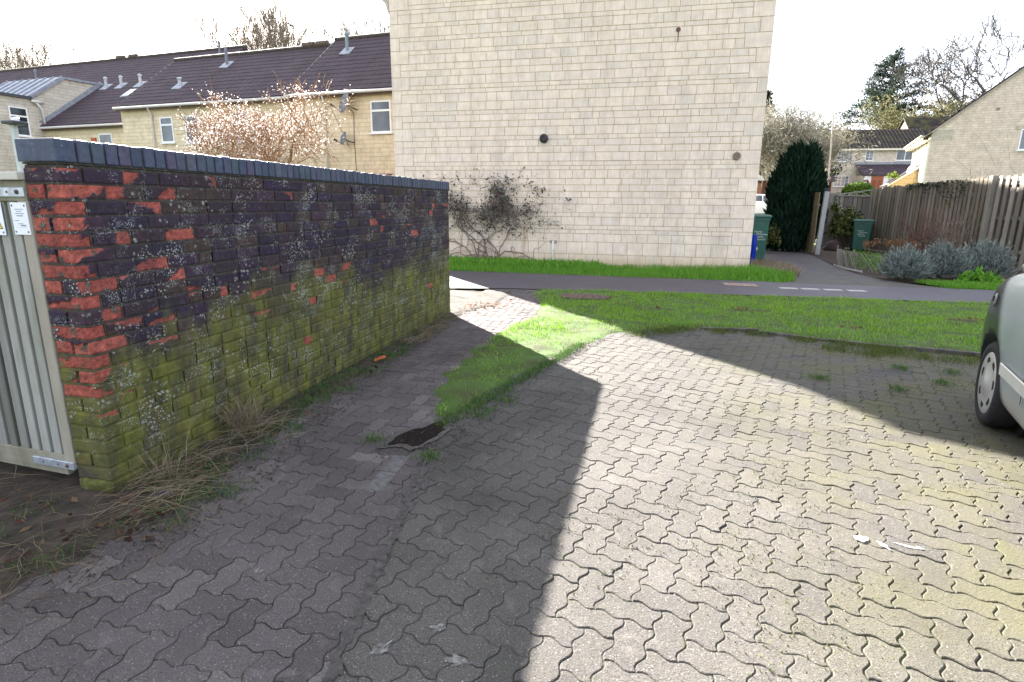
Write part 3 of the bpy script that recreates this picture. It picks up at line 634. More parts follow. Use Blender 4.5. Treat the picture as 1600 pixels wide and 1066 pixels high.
mb = MB(); mb.box(-GWID,.0,-.03,.07,1.5885,1.625); mb.build('cap_rail', weathered('gate_cap_wood', (.42,.41,.37), .1, (.05,1,1)), gate, local=True, bevel=.004)
mb = MB(); mb.box(-GWID,-.0728,.048,.06,.18,1.49); mb.build('gap_sheet', simple('gate_gap_dark', (.030,.034,.026), .9, .4, 6), gate, local=True)  # dark sheet added behind the slats; its colour darkens the gaps
for z0, z1, xl in ((1.512,1.556,-.62),(.118,.16,-.30)):
    mb = MB(); mb.box(xl,-.004,-.011,-.0045 if z0 > 1 else .0025,z0,z1); st = mb.build('hinge_strap', M_GALV, gate, local=True, bevel=.002)
    for bx in (-.048,-.115,-.22):
        mb = MB(); mb.lathe([(.0,.0),(.011,.0),(.010,.005),(.004,.008)], (bx,-.011,(z0+z1)/2), (0,-1,0), 10) if bx == -.048 else mb.lathe([(.005,0),(.005,.002)], (bx,-.011,(z0+z1)/2), (0,-1,0), 8)
        o = mb.build('bolt', simple('rusty_bolt', (.10,.055,.045), .7, .4, 60), gate, local=True)
M_SIGN = simple('sign_plate', (.74,.77,.84), .45, .04, 5); M_INK = simple('sign_ink', (.22,.24,.30), .6, 0)
def plate(name, label, x0, x1, z0, z1, cat='sign'):
    s_ = thing(name, label, cat, (0,0,0)); mw = world_mat(gate); p = mw @ Vector((x0,-.002,z0)); s_.location = p; s_.rotation_euler = (0,0,R(-4))
    mb = MB(); mb.box(0,x1-x0,-.004,0,0,z1-z0); mb.build('plate', M_SIGN, s_, local=True, bevel=.001)
    for sx in (.012, x1-x0-.012):
        for sz in (.014, z1-z0-.014):
            mb = MB(); mb.lathe([(.0045,0),(.004,.002)], (sx,-.004,sz), (0,-1,0), 8); mb.build('screw', simple('screw_dark', (.06,.05,.05), .6, .3), s_, local=True)
    return s_
s1 = plate('notice_sign', 'small white metal notice with faded print screwed to the gate beside the bricks', -.118, -.012, 1.335, 1.486)
mb = MB()
for zz, x0, x1, hh in ((.118,.028,.082,.0035),(.108,.036,.066,.0035),(.098,.026,.084,.0035),(.087,.034,.074,.0048),(.066,.016,.046,.003)):
    x = x0
    while x < x1:
        wl = .003+.007*rng.random(); mb.box(x, min(x+wl,x1), -.0048,-.0043, zz, zz+hh); x += wl+.0022
mb.box(.016,.094,-.0046,-.0042,.0355,.0361); mb.box(.050,.086,-.0048,-.0043,.041,.047); mb.box(.036,.07,-.0048,-.0043,.0505,.0535); mb.build('lettering', M_INK, s1, local=True)
s2 = plate('warning_sign', 'white plate with yellow warning triangle at the left edge of the gate', -.36, -.182, 1.33, 1.49)
mb = MB(); mb.add([(.125,-.0047,.03),(.168,-.0047,.03),(.1465,-.0047,.072)], [(0,1,2)]); mb.build('triangle_border', simple('black_paint', (.02,.02,.02), .5, 0), s2, local=True)
mb = MB(); mb.add([(.1305,-.0052,.0335),(.1625,-.0052,.0335),(.1465,-.0052,.065)], [(0,1,2)]); mb.build('triangle', simple('yellow_paint', (.62,.50,.04), .5, 0), s2, local=True)
# felt-roofed shed just behind the gate: only its dark ridge shows above the cap rail
shed = thing('garden_shed', 'low garden shed with dark felt roof just behind the timber gate', 'shed', (-6.0,-11.2,0))
mb = MB(); mb.box(-7.1,-5.32,-11.5,-10.4,0,1.53); mb.build('wall', weathered('shed_wood', (.16,.12,.08), .2), shed)
mb = MB(); mb.prism([(-7.15,-11.6,1.60),(-7.15,-11.0,1.672),(-7.15,-10.3,1.60),(-7.15,-10.3,1.53),(-7.15,-11.6,1.53)], (1.87,0,0)); mb.build('roof', simple('felt', (.035,.042,.055), .9, .3, 40, bump=.5), shed)

# ------------------------------------------------------------------ stone gable house
GX0, GX1 = -8.775, 0.0
house = thing('gable_house', 'large pale stone gable wall of the nearest house with black wall vent', 'house', (-4.39,0,0))
def stone_mat(name, cols, mort=False, rust=None):
    b = NB(name); v = b.coord()
    c = b.ramp(b.island(), cols)
    dr = b.noise(b.coord(scale=(90,90,3)), 1, 3, .5)               # tooled vertical lines
    c = b.mix(.9, c, b.ramp(dr, [(.3,.86),(.7,1.10)]), 'MULTIPLY'); c = b.mix(.8, c, b.ramp(b.noise(v, 5, 6, .6), [(.3,.84),(.7,1.12)]), 'MULTIPLY')
    c = b.mix(.75, c, b.ramp(b.noise(b.coord(scale=(2.2,2.2,.22)), 1.3, 6, .62), [(.28,.80),(.5,1.0),(.7,1.06)]), 'MULTIPLY'); c = b.mix(b.ramp(b.noise(v, 17, 5, .7), [(.68,0),(.78,.35)]), c, (.30,.24,.18))
    x, y, z = b.sep(v)
    if rust:
        # brown damp line at the foot, one rust run below an old fixing, a few dark weeps
        ft = b.ramp(b.math('ADD', z, b.math('MULTIPLY', b.noise(v, 4, 4), .35)), [(.28,.55),(.55,0)]); c = b.mix(b.math('MULTIPLY', ft, 1.1), c, (.50,.36,.22))
        dx = b.math('ABSOLUTE', b.math('SUBTRACT', b.math('ADD', x, b.math('MULTIPLY', b.noise(b.coord(scale=(1,1,1)), 6, 2), .07)), -.93)); rs = b.ramp(dx, [(.0,.9),(.10,0)])
        rz = b.math('MULTIPLY', b.ramp(z, [(.05,.2),(.3,1)]), b.ramp(z, [(1.0/1.6,1),(1.0,0)])); rs = b.math('MULTIPLY', b.math('MULTIPLY', rs, b.ramp(b.math('MULTIPLY', z, .6), [(.1,.5),(.3,1),(.75,.7),(.85,0)])), b.ramp(b.noise(b.coord(scale=(9,9,1.2)), 1, 4), [(.35,.1),(.6,.9)]))
        c = b.mix(b.math('MULTIPLY', rs, .75), c, (.42,.22,.07))
    h = b.math('ADD', b.math('MULTIPLY', dr, .5), b.noise(v, 70, 4, .6)); return b.done(c, .92, b.bump(h, .35, .004))
STONE = [(0,(.69,.595,.51)),(.2,(.745,.628,.525)),(.5,(.765,.642,.535)),(.75,(.775,.648,.53)),(.9,(.73,.62,.53)),(1,(.79,.672,.565))]
def stonework(x0,x1,z0,z1, cut=None, quoins=True, seed=1):
    """coursed blocks on a wall facing -y, with toothed quoins; cut(x0,x1,z) clips courses under a sloping verge"""
    r_ = np.random.default_rng(seed); mb = MB(); z = z0; k = 0; out = []
    def blk(a,b_,c,d,p=0): 
        if b_-a > .03: mb.box(a+.0055,b_-.0055,-.0+p,.05,c+.0055,d-.0055)
    while z < z1-.05:
        zt = min(z+.3, z1); a, b_ = (x0,x1) if cut is None else cut(zt)
        if quoins and (cut is None or zt < EAVE):
            wl = (.50,.24)[k%2]+.02*r_.normal(); wr = (.55,.26,.42,.27)[k%4]+.02*r_.normal()
            blk(a, a+wl, z, zt, -.004); blk(b_-wr, b_, z, zt, -.004); a += wl; b_ -= wr
        pat = [(.2,.1),(.1,.2),(.15,.15),(.15,.15),(.3,)][r_.integers(0,5 if z < .5 else 4)] if zt-z > .29 else (zt-z,)
        zz = z
        for h in pat:
            x = a; first = True
            while x < b_-.001:
                L = r_.uniform(.24,.44) if h > .18 else (r_.uniform(.26,.62) if r_.random() < .75 else r_.uniform(.15,.25))
                e = x+L
                if b_-e < .16: e = b_
                blk(x, e, zz, zz+h, r_.normal(0,.0016)); x = e
            zz += h
        z = zt; k += 1
    return mb
EAVE, APEX, AX = 6.55, 10.0, (GX0+GX1)/2
def gcut(z):
    if z <= EAVE: return GX0, GX1
    f = (z-EAVE)/(APEX-EAVE); return GX0+(AX-GX0)*f, GX1-(GX1-AX)*f
stonework(GX0, GX1, 0, APEX-.3, gcut, True, 4).build('stonework', stone_mat('gable_stone', STONE, rust=True), house, bevel=.0035)
mb = MB(); mb.prism([(GX0+.01,.0045,-.1),(GX1-.01,.0045,-.1),(GX1-.01,.0045,EAVE),(AX,.0045,APEX),(GX0+.01,.0045,EAVE)], (0,17,0))
mb.build('wall', simple('gable_mortar', (.42,.32,.19), .95, .2, 8, bump=.4), house)
# side walls carry stone too (seen from a step to the side)
mb = stonework(0,17,0,EAVE-.3,None,False,5); mb.v = [(GX1-.004+.0-p[1]+0.0, .45+p[0]*.93, p[2]) for p in mb.v]; mb.build('side_stonework', MATS.setdefault('gable_stone2', stone_mat('gable_stone2', STONE)), house)
# verge, kneelers and roof
pitch = math.atan2(APEX-EAVE, AX-GX0); mb = MB()
for sgn, x_e in ((-1,GX0),(1,GX1)):
    e = Vector((x_e+sgn*.22,0,EAVE-.17)); a = Vector((AX,0,APEX+.05)); nrm = Vector((sgn*math.sin(pitch),0,math.cos(pitch)))
    mb.prism([e+Vector((0,-.06,0)), a+Vector((0,-.06,0)), a+nrm*.11+Vector((0,-.06,0)), e+nrm*.11+Vector((0,-.06,0))], (0,17.2,0))
mb.build('roof', simple('house_roof_tile', (.07,.045,.04), .8, .4, 8, bump=.6), house)
for sgn, x_e in ((-1,GX0),(1,GX1)):
    mb = MB(); mb.prism([(x_e,-.02,EAVE-.62),(x_e+sgn*.05,-.02,EAVE-.52),(x_e+sgn*.10,-.02,EAVE-.36),(x_e+sgn*.18,-.02,EAVE-.30),(x_e+sgn*.20,-.02,EAVE-.08),(x_e,-.02,EAVE-.02)], (0,.34,0)); mb.build('kneeler', simple('kneeler_stone', (.47,.42,.35), .9, .2, 8, bump=.4), house, bevel=.012, seg=2)
def wall_vent(x, z, r, mat, name, hood):
    mb = MB(); mb.lathe([(r,0),(r,.03),(r*.86,.045),(r*.72,.045),(r*.70,.022),(0.001,.022)] if not hood else [(r*1.05,0),(r*1.05,.05),(r*.95,.075),(r*.62,.085),(r*.60,.05),(.001,.05)], (x,0.0,z), (0,-1,0), 24)
    o = mb.build(name, mat, house, smooth=False); mb = MB()
    for i in range(-3,4): 
        hw = math.sqrt(max(0,(r*.66)**2-(i*r*.19)**2)); mb.box(x-hw, x+hw, -.055 if hood else -.032, -.045 if hood else -.024, z+i*r*.19-.006, z+i*r*.19+.004)
    mb.build('grille', mat, o)
wall_vent(-4.90, 3.02, .10, simple('black_plastic', (.012,.013,.016), .35, .1, spec=.5), 'flue_terminal', True)
wall_vent(-.51, 2.58, .088, simple('vent_grey', (.26,.22,.17), .7, .3, 40), 'extract_vent', False)
mb = MB(); mb.tube([(-1.96,-.005,5.23),(-1.96,-.05,5.22),(-1.955,-.06,5.10),(-1.955,-.055,4.98)], [.012,.012,.011,.01], 8); mb.lathe([(.05,0),(.05,.012)], (-1.96,0,5.24), (0,-1,0), 12); mb.build('cable_hook', simple('hook_brown', (.15,.085,.07), .8, .3, 30), house)
mb = MB(); mb.tube([(-4.61,-.0,.60),(-4.61,-.06,.60),(-4.61,-.075,.57),(-4.61,-.075,0.0)], [.021,.021,.021,.021], 12); pipe = mb.build('waste_pipe', simple('white_plastic', (.74,.72,.68), .45, .06, 12), house, smooth=True)
for z in (.16,.42): mb = MB(); mb.lathe([(.029,-.012),(.029,.012)], (-4.61,-.075,z), (0,0,1), 12); mb.box(-4.65,-4.57,-.05,0.002,z-.009,z+.009); mb.build('bracket', MATS['white_plastic'], pipe)
mb = MB(); mb.box(-4.70,-4.52,-.014,.0,.555,.625); mb.build('mortar_patch', simple('mortar_patch', (.30,.25,.24), .9, .4, 30, bump=.6), pipe, bevel=.01)

# ------------------------------------------------------------------ climber on the gable wall
vine = thing('wall_climber', 'bare twisted climbing shrub with dark leaves on the stone gable wall', 'climber', (-6.25,-.12,0))
rv = np.random.default_rng(51); mb = MB(); tips = []
def wander(p, d, L, r0, r1, n, wob, rg, flat=True, grav=0):
    pts = [Vector(p)]; d = Vector(d).normalized()
    for i in range(n):
        d = (d+Vector((rg.normal(0,wob), rg.normal(0,wob*.35 if flat else wob), rg.normal(0,wob)+grav))).normalized(); q = pts[-1]+d*(L/n)
        if flat: q.y = min(-.03, max(-.34, q.y))
        pts.append(q)
    return pts, [r0+(r1-r0)*i/n for i in range(n+1)]
for i in range(9):                                       # main stems cross and loop before reaching the head
    x0 = -6.35+rv.normal(0,.16); pts, rd = wander((x0,-.12,0), (rv.normal(0,.55),0,1), 1.55, .019, .010, 16, .38, rv); mb.tube(pts, rd, 6)
    for q in (pts[8], pts[11], pts[13], pts[-1]):
        p2, r2 = wander(q, (rv.normal(0,.9),0,.45), .8, .010, .003, 12, .35, rv, grav=-.02); mb.tube(p2, r2, 5); tips += [q_ for q_ in p2[4:] if q_.z > 1.1]
for i in range(16):                                      # the two drooping shoulders
    sg = -1 if i%2 else 1; pts, rd = wander((-6.3+sg*rv.uniform(.1,.4),-.2,rv.uniform(1.25,1.6)), (sg*1.3,0,.5), rv.uniform(.9,1.4), .009, .003, 14, .28, rv, grav=-.08); mb.tube(pts, rd, 5); tips += pts[3:]
fine = []
head = [q_ for q_ in tips if q_.z > 1.05 and -7.6 < q_.x < -4.9]
for i in range(1900):
    if rv.random() < .72: t = Vector((-6.15+rv.normal(0,.72), -.16+rv.normal(0,.07), 1.47+.30*rv.normal()-.06*abs(rv.normal())))
    else: t = head[rv.integers(0,len(head))]
    t = t.copy(); t.y = min(-.03, t.y)
    if t.z > 2.35 or vnoise(np.array([[t.x+20,t.z+3]]),.26,66)[0] < .33+.2*rv.random(): continue
    pts, rd = wander(t, (rv.normal(0,1),rv.normal(0,.3),rv.normal(.15,.7)), rv.uniform(.1,.38), .0032, .0012, 5, .35, rv); mb.tube(pts, rd, 3, False); fine += pts[2:]
mb.build('stems', simple('vine_bark', (.20,.15,.13), .9, .45, 30, bump=.4), vine, recalc=False)
def leaf_quads(P, size, rg, asp=.45, tilt=None):
    """pointed leaf blades: six vertices, folded along the midrib"""
    P = np.asarray(P, float); N = len(P); d = rg.normal(0,1,(N,3)); 
    if tilt is not None: d = d*(1-tilt[3])+np.array(tilt[:3])*tilt[3]*2
    d /= np.linalg.norm(d,axis=1)[:,None]; s_ = np.cross(d, rg.normal(0,1,(N,3))); s_ /= np.linalg.norm(s_,axis=1)[:,None]; u = np.cross(d,s_)
    L = (size*(.55+.9*rg.random(N)))[:,None]; wd = L*asp*.5
    V = np.stack([P, P+d*L*.5+s_*wd+u*wd*.3, P+d*L, P+d*L*.5-s_*wd+u*wd*.3],1).reshape(-1,3); k = np.arange(N)[:,None]*4
    return V, np.concatenate([k+[0,1,2], k+[0,2,3]],1).reshape(-1,3)
fp = np.array([tuple(p) for p in fine]); Lp = fp[rv.integers(0,len(fp),2000)]+rv.normal(0,.035,(2000,3)); Lp[:,1] = np.clip(Lp[:,1],-.36,-.02)
V, F = leaf_quads(Lp, .075, rv, .42, (0,-.2,.6,.35)); raw('leaves', V, F, leaf('vine_leaf', (.035,.042,.034), (.075,.082,.068), .6, .15, (.16,.16,.145)), vine)

# ------------------------------------------------------------------ houses: shared builders
def brick_stone_mat(name, plane, c1, c2, mort, bw=.42, bh=.15, dirty=0):
    """coursed stone for far walls; plane 'xz' or 'yz' of the house's own axes"""
    b = NB(name); v = b.coord(); s_ = b.sep(v); cb = b.n('ShaderNodeCombineXYZ'); b.l(s_[0 if plane=='xz' else 1], cb.inputs[0]); b.l(s_[2], cb.inputs[1])
    t = b.n('ShaderNodeTexBrick'); b.l(cb.outputs[0], t.inputs['Vector']); t.offset = .37; t.offset_frequency = 2; t.squash = .8; t.squash_frequency = 3
    for k,val in (('Color1',c1),('Color2',c2),('Mortar',mort)): t.inputs[k].default_value = tuple(val)+(1,)
    t.inputs['Scale'].default_value = 1; t.inputs['Mortar Size'].default_value = .009; t.inputs['Brick Width'].default_value = bw; t.inputs['Row Height'].default_value = bh; t.inputs['Mortar Smooth'].default_value = .3
    c = b.mix(.8, t.outputs['Color'], b.ramp(b.noise(v, 3, 5, .6), [(.3,.78),(.7,1.15)]), 'MULTIPLY')
    return b.done(c, .92, b.bump(b.math('SUBTRACT', b.math('MULTIPLY', b.noise(v, 40, 4), .3), t.outputs['Fac']), .5, .01))
CRM = ((.70,.585,.41),(.76,.645,.47),(.52,.41,.27)); SHADED = ((.52,.48,.43),(.58,.54,.47),(.38,.33,.26))
M_TXZ = brick_stone_mat('terrace_stone', 'xz', *CRM); M_TYZ = brick_stone_mat('terrace_stone_shaded', 'yz', *SHADED)  # second stone: the wing's shaded side is put into a greyer colour
def tile_mat(name, c0, moss=0):
    b = NB(name); v = b.coord(); c = b.ramp(b.noise(v, 30, 4, .6), [(.3,tuple(x*.6 for x in c0)),(.7,tuple(x*1.5 for x in c0))]); c = b.mix(.7, c, b.ramp(b.noise(v, 1.4, 5), [(.3,.75),(.7,1.25)]), 'MULTIPLY')
    if moss: c = b.mix(b.math('MULTIPLY', b.ramp(b.noise(v, 1.1, 6, .7), [(.45,0),(.6,1)]), moss), c, (.13,.12,.03))
    b.b.inputs['Specular IOR Level'].default_value = .15
    return b.done(c, .8, b.bump(b.noise(v, 60, 3), .3, .004))
M_TILE = tile_mat('roof_tile', (.062,.046,.055)); M_UPVC = simple('white_upvc', (.80,.81,.83), .35, .03, 4); M_GUT = simple('pale_gutter', (.62,.60,.58), .45, .08, 6); M_FASC = simple('dark_fascia', (.10,.06,.05), .6, .2, 6)
b = NB('window_glass'); v = b.coord(); c = b.ramp(b.noise(v, .9, 2), [(.35,(.02,.026,.034)),(.65,(.12,.15,.18))]); b.b.inputs['Specular IOR Level'].default_value = .8; M_GLASS = b.done(c, .06)
M_CURT = simple('curtain', (.42,.43,.46), .8, .2, 3, stretch=(20,20,1)); M_LEAD = simple('lead_sheet', (.23,.25,.30), .5, .2, 5, spec=.5)
def pantiles(mb, A, Bq, Cq, D, tw=.30, tl=.33, amp=.006, thick=.06):
    """tiled slope: A-B the eaves (left to right), D-C the ridge; rolls run up the slope, each row laps the one below"""
    A, Bq, Cq, D = map(lambda p: np.array(p, float), (A,Bq,Cq,D)); W = np.linalg.norm(Bq-A); L = np.linalg.norm(D-A)
    n = np.cross(Bq-A, D-A); n /= np.linalg.norm(n); n = n if n[2] > 0 else -n
    nc = max(2,int(W/tw))*4; nr = max(2,int(round(np.linalg.norm((D+Cq)/2-(A+Bq)/2)/tl))); vs = []
    for r_i in range(nr):
        for h, off in ((0,.012),(1,.0)):
            t = (r_i+h)/nr; p0 = A+(D-A)*t; p1 = Bq+(Cq-Bq)*t
            for c in range(nc+1):
                u = c/nc; vs.append(p0+(p1-p0)*u + n*(off+amp*math.cos(2*math.pi*c/4)*(1 if c%4 else 1.0)))
    k = nc+1; fs = []
    for r_i in range(2*nr-1): fs += [(r_i*k+c, r_i*k+c+1, (r_i+1)*k+c+1, (r_i+1)*k+c) for c in range(nc)]
    mb.add(vs, fs)
    lo = [p - n*thick for p in (A,Bq,Cq,D)]; hi = [p - n*.012 for p in (A,Bq,Cq,D)]; mb.prism(hi, -n*thick)
def win(parent, o, ud, wd, ht, lay='top', nd=(0,-1,0), curt=False, bars=0, fw=.055, sill=True):
    """window frame with its panes; o lower left corner, ud along the wall, nd outwards"""
    o = Vector(o); u = Vector(ud).normalized(); n = Vector(nd).normalized(); z = Vector((0,0,1)); mb = MB()
    def rail(a0,a1,z0,z1,d0=-.01,d1=.035): mb.prism([o+u*a0+z*z0+n*d0, o+u*a1+z*z0+n*d0, o+u*a1+z*z1+n*d0, o+u*a0+z*z1+n*d0], n*(d1-d0))
    rail(0,wd,0,fw); rail(0,wd,ht-fw,ht); rail(0,fw,fw,ht-fw); rail(wd-fw,wd,fw,ht-fw); gl = [(fw,wd-fw,fw,ht-fw)]
    if lay == 'top': zt = ht*.66; rail(fw,wd-fw,zt,zt+fw*1.3,d1=.034); gl = [(fw,wd-fw,fw,zt),(fw,wd-fw,zt+fw*1.3,ht-fw)]
    if lay == 'two': xm = wd/2; rail(xm-fw*.7,xm+fw*.7,fw,ht-fw,d1=.034); gl = [(fw,xm-fw*.7,fw,ht-fw),(xm+fw*.7,wd-fw,fw,ht-fw)]
    for a0,a1,z0,z1 in gl:
        for i in range(1,bars+1):
            zz = z0+(z1-z0)*i/(bars+1); rail(a0,a1,zz-.014,zz+.014,d1=.022)
        if bars: xm = (a0+a1)/2; rail(xm-.014,xm+.014,z0,z1,d1=.0215)
    if sill: mb.prism([o-u*.06-z*.05-n*.01, o+u*(wd+.06)-z*.05-n*.01, o+u*(wd+.06)-z*.002-n*.01, o-u*.06-z*.002-n*.01], n*.10)
    f = mb.build('window', M_UPVC, parent)
    for a0,a1,z0,z1 in gl: g = MB(); g.prism([o+u*a0+z*z0+n*.002, o+u*a1+z*z0+n*.002, o+u*a1+z*z1+n*.002, o+u*a0+z*z1+n*.002], n*.008); g.build('pane', M_CURT if curt else M_GLASS, f)
    return f
def gutter(parent, a, b_, r=.055, mat=None):
    mb = MB(); mb.tube([a,b_], r, 10); return mb.build('gutter', mat or M_GUT, parent, smooth=True)
def downpipe(parent, top, z0, nd=(0,-1,0), off=.07, mat=None):
    t = Vector(top); n = Vector(nd); mb = MB(); w_ = t-n*.0+Vector((0,0,-.35)); mb.tube([t, t+Vector((0,0,-.08)), w_-n*.14, Vector((w_.x-n.x*.14, w_.y-n.y*.14, z0))], .036, 8); return mb.build('downpipe', mat or M_GUT, parent, smooth=True)
def dish(parent, c, d, r, pole_to):
    c = Vector(c); mb = MB(); n = 20; d = Vector(d).normalized()
    mb.lathe([(.002,-.07*r/.4),(r*.5,-.05*r/.4),(r*.85,-.012),(r,0.0),(r*.98,.012),(r*.8,-.0)], c, d, n); o = mb.build('satellite_dish', simple('dish_grey', (.14,.15,.17), .5, .2, 5), parent)
    mb = MB(); mb.tube([c-d*.06, c-d*.2+Vector((0,0,-.05)), Vector(pole_to)], .02, 6); lo = c+Vector((0,0,-r*.9)); tip = c+d*r*1.15+Vector((0,0,-r*.75)); mb.tube([lo, tip], .012, 5); mb.bar(tip-d*.02, tip+d*.1+Vector((0,0,.03)), .06, .06); mb.build('arm', simple('dish_arm', (.05,.05,.055), .5, .2), o)
def flue(parent, base, h, r=.06, mat=None, cowl=True):
    mb = MB(); bz = Vector(base); mb.lathe([(r,-.25),(r,h*.75),(r*.95,h*.76),(r*1.35 if cowl else r,h*.78),(r*1.35 if cowl else r,h*.9),(r*.6,h)], bz, (0,0,1), 12); o = mb.build('flue', mat or simple('flue_grey', (.42,.43,.46), .5, .15), parent)
    mb = MB(); mb.prism([bz+Vector((-.22,-.28,-.20)), bz+Vector((.22,-.28,-.20)), bz+Vector((.22,.24,.16)), bz+Vector((-.22,.24,.16))], (0,-.02,.035)); mb.build('flashing', M_LEAD, o); return o

# ------------------------------------------------------------------ terrace on the left
P0 = Vector((-11.54,6.12,0)); TR = R(-6.5); EZ = 5.41
def terr(name, label, s0): 
    o = thing(name, label, 'house', (P0.x+math.cos(TR)*s0, P0.y+math.sin(TR)*s0, 0), TR, 'terraced houses behind the brick wall'); o['s0'] = s0; return o
def TL(o, s, d, z):                                        # terrace axes -> world
    return Vector((P0.x+math.cos(TR)*s-math.sin(TR)*d, P0.y+math.sin(TR)*s+math.cos(TR)*d, z))
UD = (math.cos(TR),math.sin(TR),0); ND = (math.sin(TR),-math.cos(TR),0)
def terrace_block(name, label, s0, s1, d0, ze, dr, zr, soff=None):
    o = terr(name, label, (s0+s1)/2); sh = -(s0+s1)/2
    mb = MB(); mb.prism([(s0+sh,d0,-.3),(s0+sh,d0,ze-.06),(s0+sh,dr,zr-.12),(s0+sh,2*dr-d0,ze-.06),(s0+sh,2*dr-d0,-.3)], (s1-s0,0,0)); mb.build('wall', M_TXZ, o, local=True)
    sl = (zr-ze)/(dr-d0); ov = .22; mb = MB()
    pantiles(mb, (s0+sh-.12,d0-ov,ze-ov*sl+.10), (s1+sh+.10,d0-ov,ze-ov*sl+.10), (s1+sh+.10,dr,zr+.10), (s0+sh-.12,dr,zr+.10))
    mb.prism([(s0+sh-.12,dr+.03,zr+.07),(s1+sh+.1,dr+.03,zr+.07),(s1+sh+.1,2*dr-d0+ov,ze-ov*sl+.07),(s0+sh-.12,2*dr-d0+ov,ze-ov*sl+.07)], (0,.03,-.06)); mb.build('roof', M_TILE, o, local=True)
    mb = MB(); x = s0+sh-.12
    while x < s1+sh+.05: e = min(x+.42, s1+sh+.1); mb.tube([(x+.004,dr,zr+.115),(e-.004,dr,zr+.115)], .10, 8); x = e
    mb.build('ridge_tiles', simple('ridge_tile', (.065,.052,.045), .8, .4, 9, bump=.5), o, local=True)
    mb = MB(); mb.box(s0+sh-.1,s1+sh+.08,d0-ov+.05,d0-ov+.075,ze-ov*sl-.10,ze-ov*sl+.05); mb.build('fascia', M_FASC, o, local=True)
    mb = MB(); mb.box(s0+sh+.02,s1+sh-.02,d0-.015,d0+.05,ze-.46,ze-.26); mb.build('eaves_band', simple('lintel_stone', (.60,.50,.34), .9, .12, 4, bump=.2), o, local=True)
    g = MB(); g.tube([(s0+sh-.12,d0-ov,ze-ov*sl+.02),(s1+sh+.1,d0-ov,ze-ov*sl+.02)], .055, 10); g.build('gutter', M_GUT, o, local=True, smooth=True)
    mb = MB()                                              # pale mortar bedding under the verge tiles
    for sx in (s0+sh-.125,): mb.bar((sx,d0-ov,ze-ov*sl+.075), (sx,dr,zr+.085), .03, .045)
    mb.build('verge', simple('verge_mortar', (.50,.46,.40), .9, .2, 20), o, local=True)
    return o
h1 = terrace_block('terraced_house', 'terraced house with brown tiled roof joining the stone gable, two satellite dishes', -4.4, 2.7, 0, EZ+.12, 3.2, 8.03)
h2 = terrace_block('terraced_house', 'terraced house behind the blossom trees with a lower brown tiled roof', -13.45, -4.42, 0, EZ+.06, 3.2, 7.84)
h3 = terrace_block('terraced_house', 'long terraced house at far left with the tallest roof, pale roof vents and skylight', -34, -12.9, 1, 5.0, 7, 9.27)
win(h1, TL(h1,-.90,0,EZ-1.44), UD, .84, 1.10, 'top', ND)
win(h2, TL(h2,-11.22,0,EZ-1.52), UD, .70, 1.02, 'top', ND); win(h2, TL(h2,-9.85,0,EZ-1.58), UD, .72, 1.10, 'top', ND); win(h2, TL(h2,-7.4,0,EZ-1.5), UD, .8, 1.02, 'top', ND)
win(h3, TL(h3,-16.35,1,EZ-1.75), UD, .85, .85, 'plain', ND)
win(h1, TL(h1,-.9,0,.9), UD, 1.2, 1.2, 'top', ND); win(h1, TL(h1,-3.6,0,.9), UD, 1.2, 1.2, 'top', ND); win(h2, TL(h2,-10.9,0,.9), UD, 1.4, 1.2, 'top', ND)
mb = MB(); mb.prism([TL(h3,-16.85,.99,EZ-1.4),TL(h3,-16.55,.99,EZ-1.4),TL(h3,-16.55,.99,EZ-1.06),TL(h3,-16.85,.99,EZ-1.06)], Vector(ND)*.05); mb.build('alarm_box', simple('alarm_red', (.40,.10,.05), .5, .1), h3)
downpipe(h1, TL(h1,-2.86,-.2,EZ-.0), -.2, ND); downpipe(h2, TL(h2,-11.62,-.2,EZ-.05), -.2, ND)
dish(h1, TL(h1,-1.75,-.42,EZ-.42), Vector(UD)*-.50+Vector(ND)*.84+Vector((0,0,.28)), .37, TL(h1,-1.45,.0,EZ-.62)); dish(h1, TL(h1,-1.92,-.32,EZ-1.62), Vector(UD)*-.50+Vector(ND)*.84+Vector((0,0,.25)), .24, TL(h1,-1.65,.0,EZ-1.75))
mb = MB(); mb.tube([TL(h1,-1.62,-.02,EZ-.7),TL(h1,-1.66,-.02,EZ-1.6),TL(h1,-1.60,-.02,1)], .010, 5); mb.tube([TL(h1,-1.62,-.02,EZ-.72),TL(h1,-2.1,-.02,EZ-.3)], .008, 5); mb.tube([TL(h1,-1.9,-.02,EZ-1.9),TL(h1,-2.7,-.02,EZ-.3)], .006, 5); mb.build('aerial_cable', simple('cable_dark', (.05,.045,.04), .6, .1), h1)
mb = MB(); mb.prism([TL(h1,-1.4,0,2.36),TL(h1,-.1,0,2.36),TL(h1,-.1,0,2.52),TL(h1,-1.4,0,2.52)], Vector(ND)*.3); mb.build('porch_canopy', simple('canopy_red', (.22,.09,.07), .7, .3, 5), h1)
def roofz(d, d0, ze, dr, zr): return ze+(zr-ze)*(d-d0)/(dr-d0)
flue(h1, TL(h1,-3.35,2.3,roofz(2.3,0,EZ+.12,3.2,8.03)+.1), .72, .065, simple('flue_green', (.20,.27,.27), .5, .1))
flue(h2, TL(h2,-9.68,2.4,roofz(2.4,0,EZ+.06,3.2,7.84)+.1), .68, .065, simple('flue_slate', (.17,.18,.22), .5, .1), False); flue(h2, TL(h2,-11.0,1.0,roofz(1,0,EZ+.06,3.2,7.84)+.1), .34, .07)
for s_ in (-21.6,-19.4,-18.3,-16.95): flue(h3, TL(h3,s_,4,roofz(4,1,5.0,7,9.27)+.1), .5, .068)
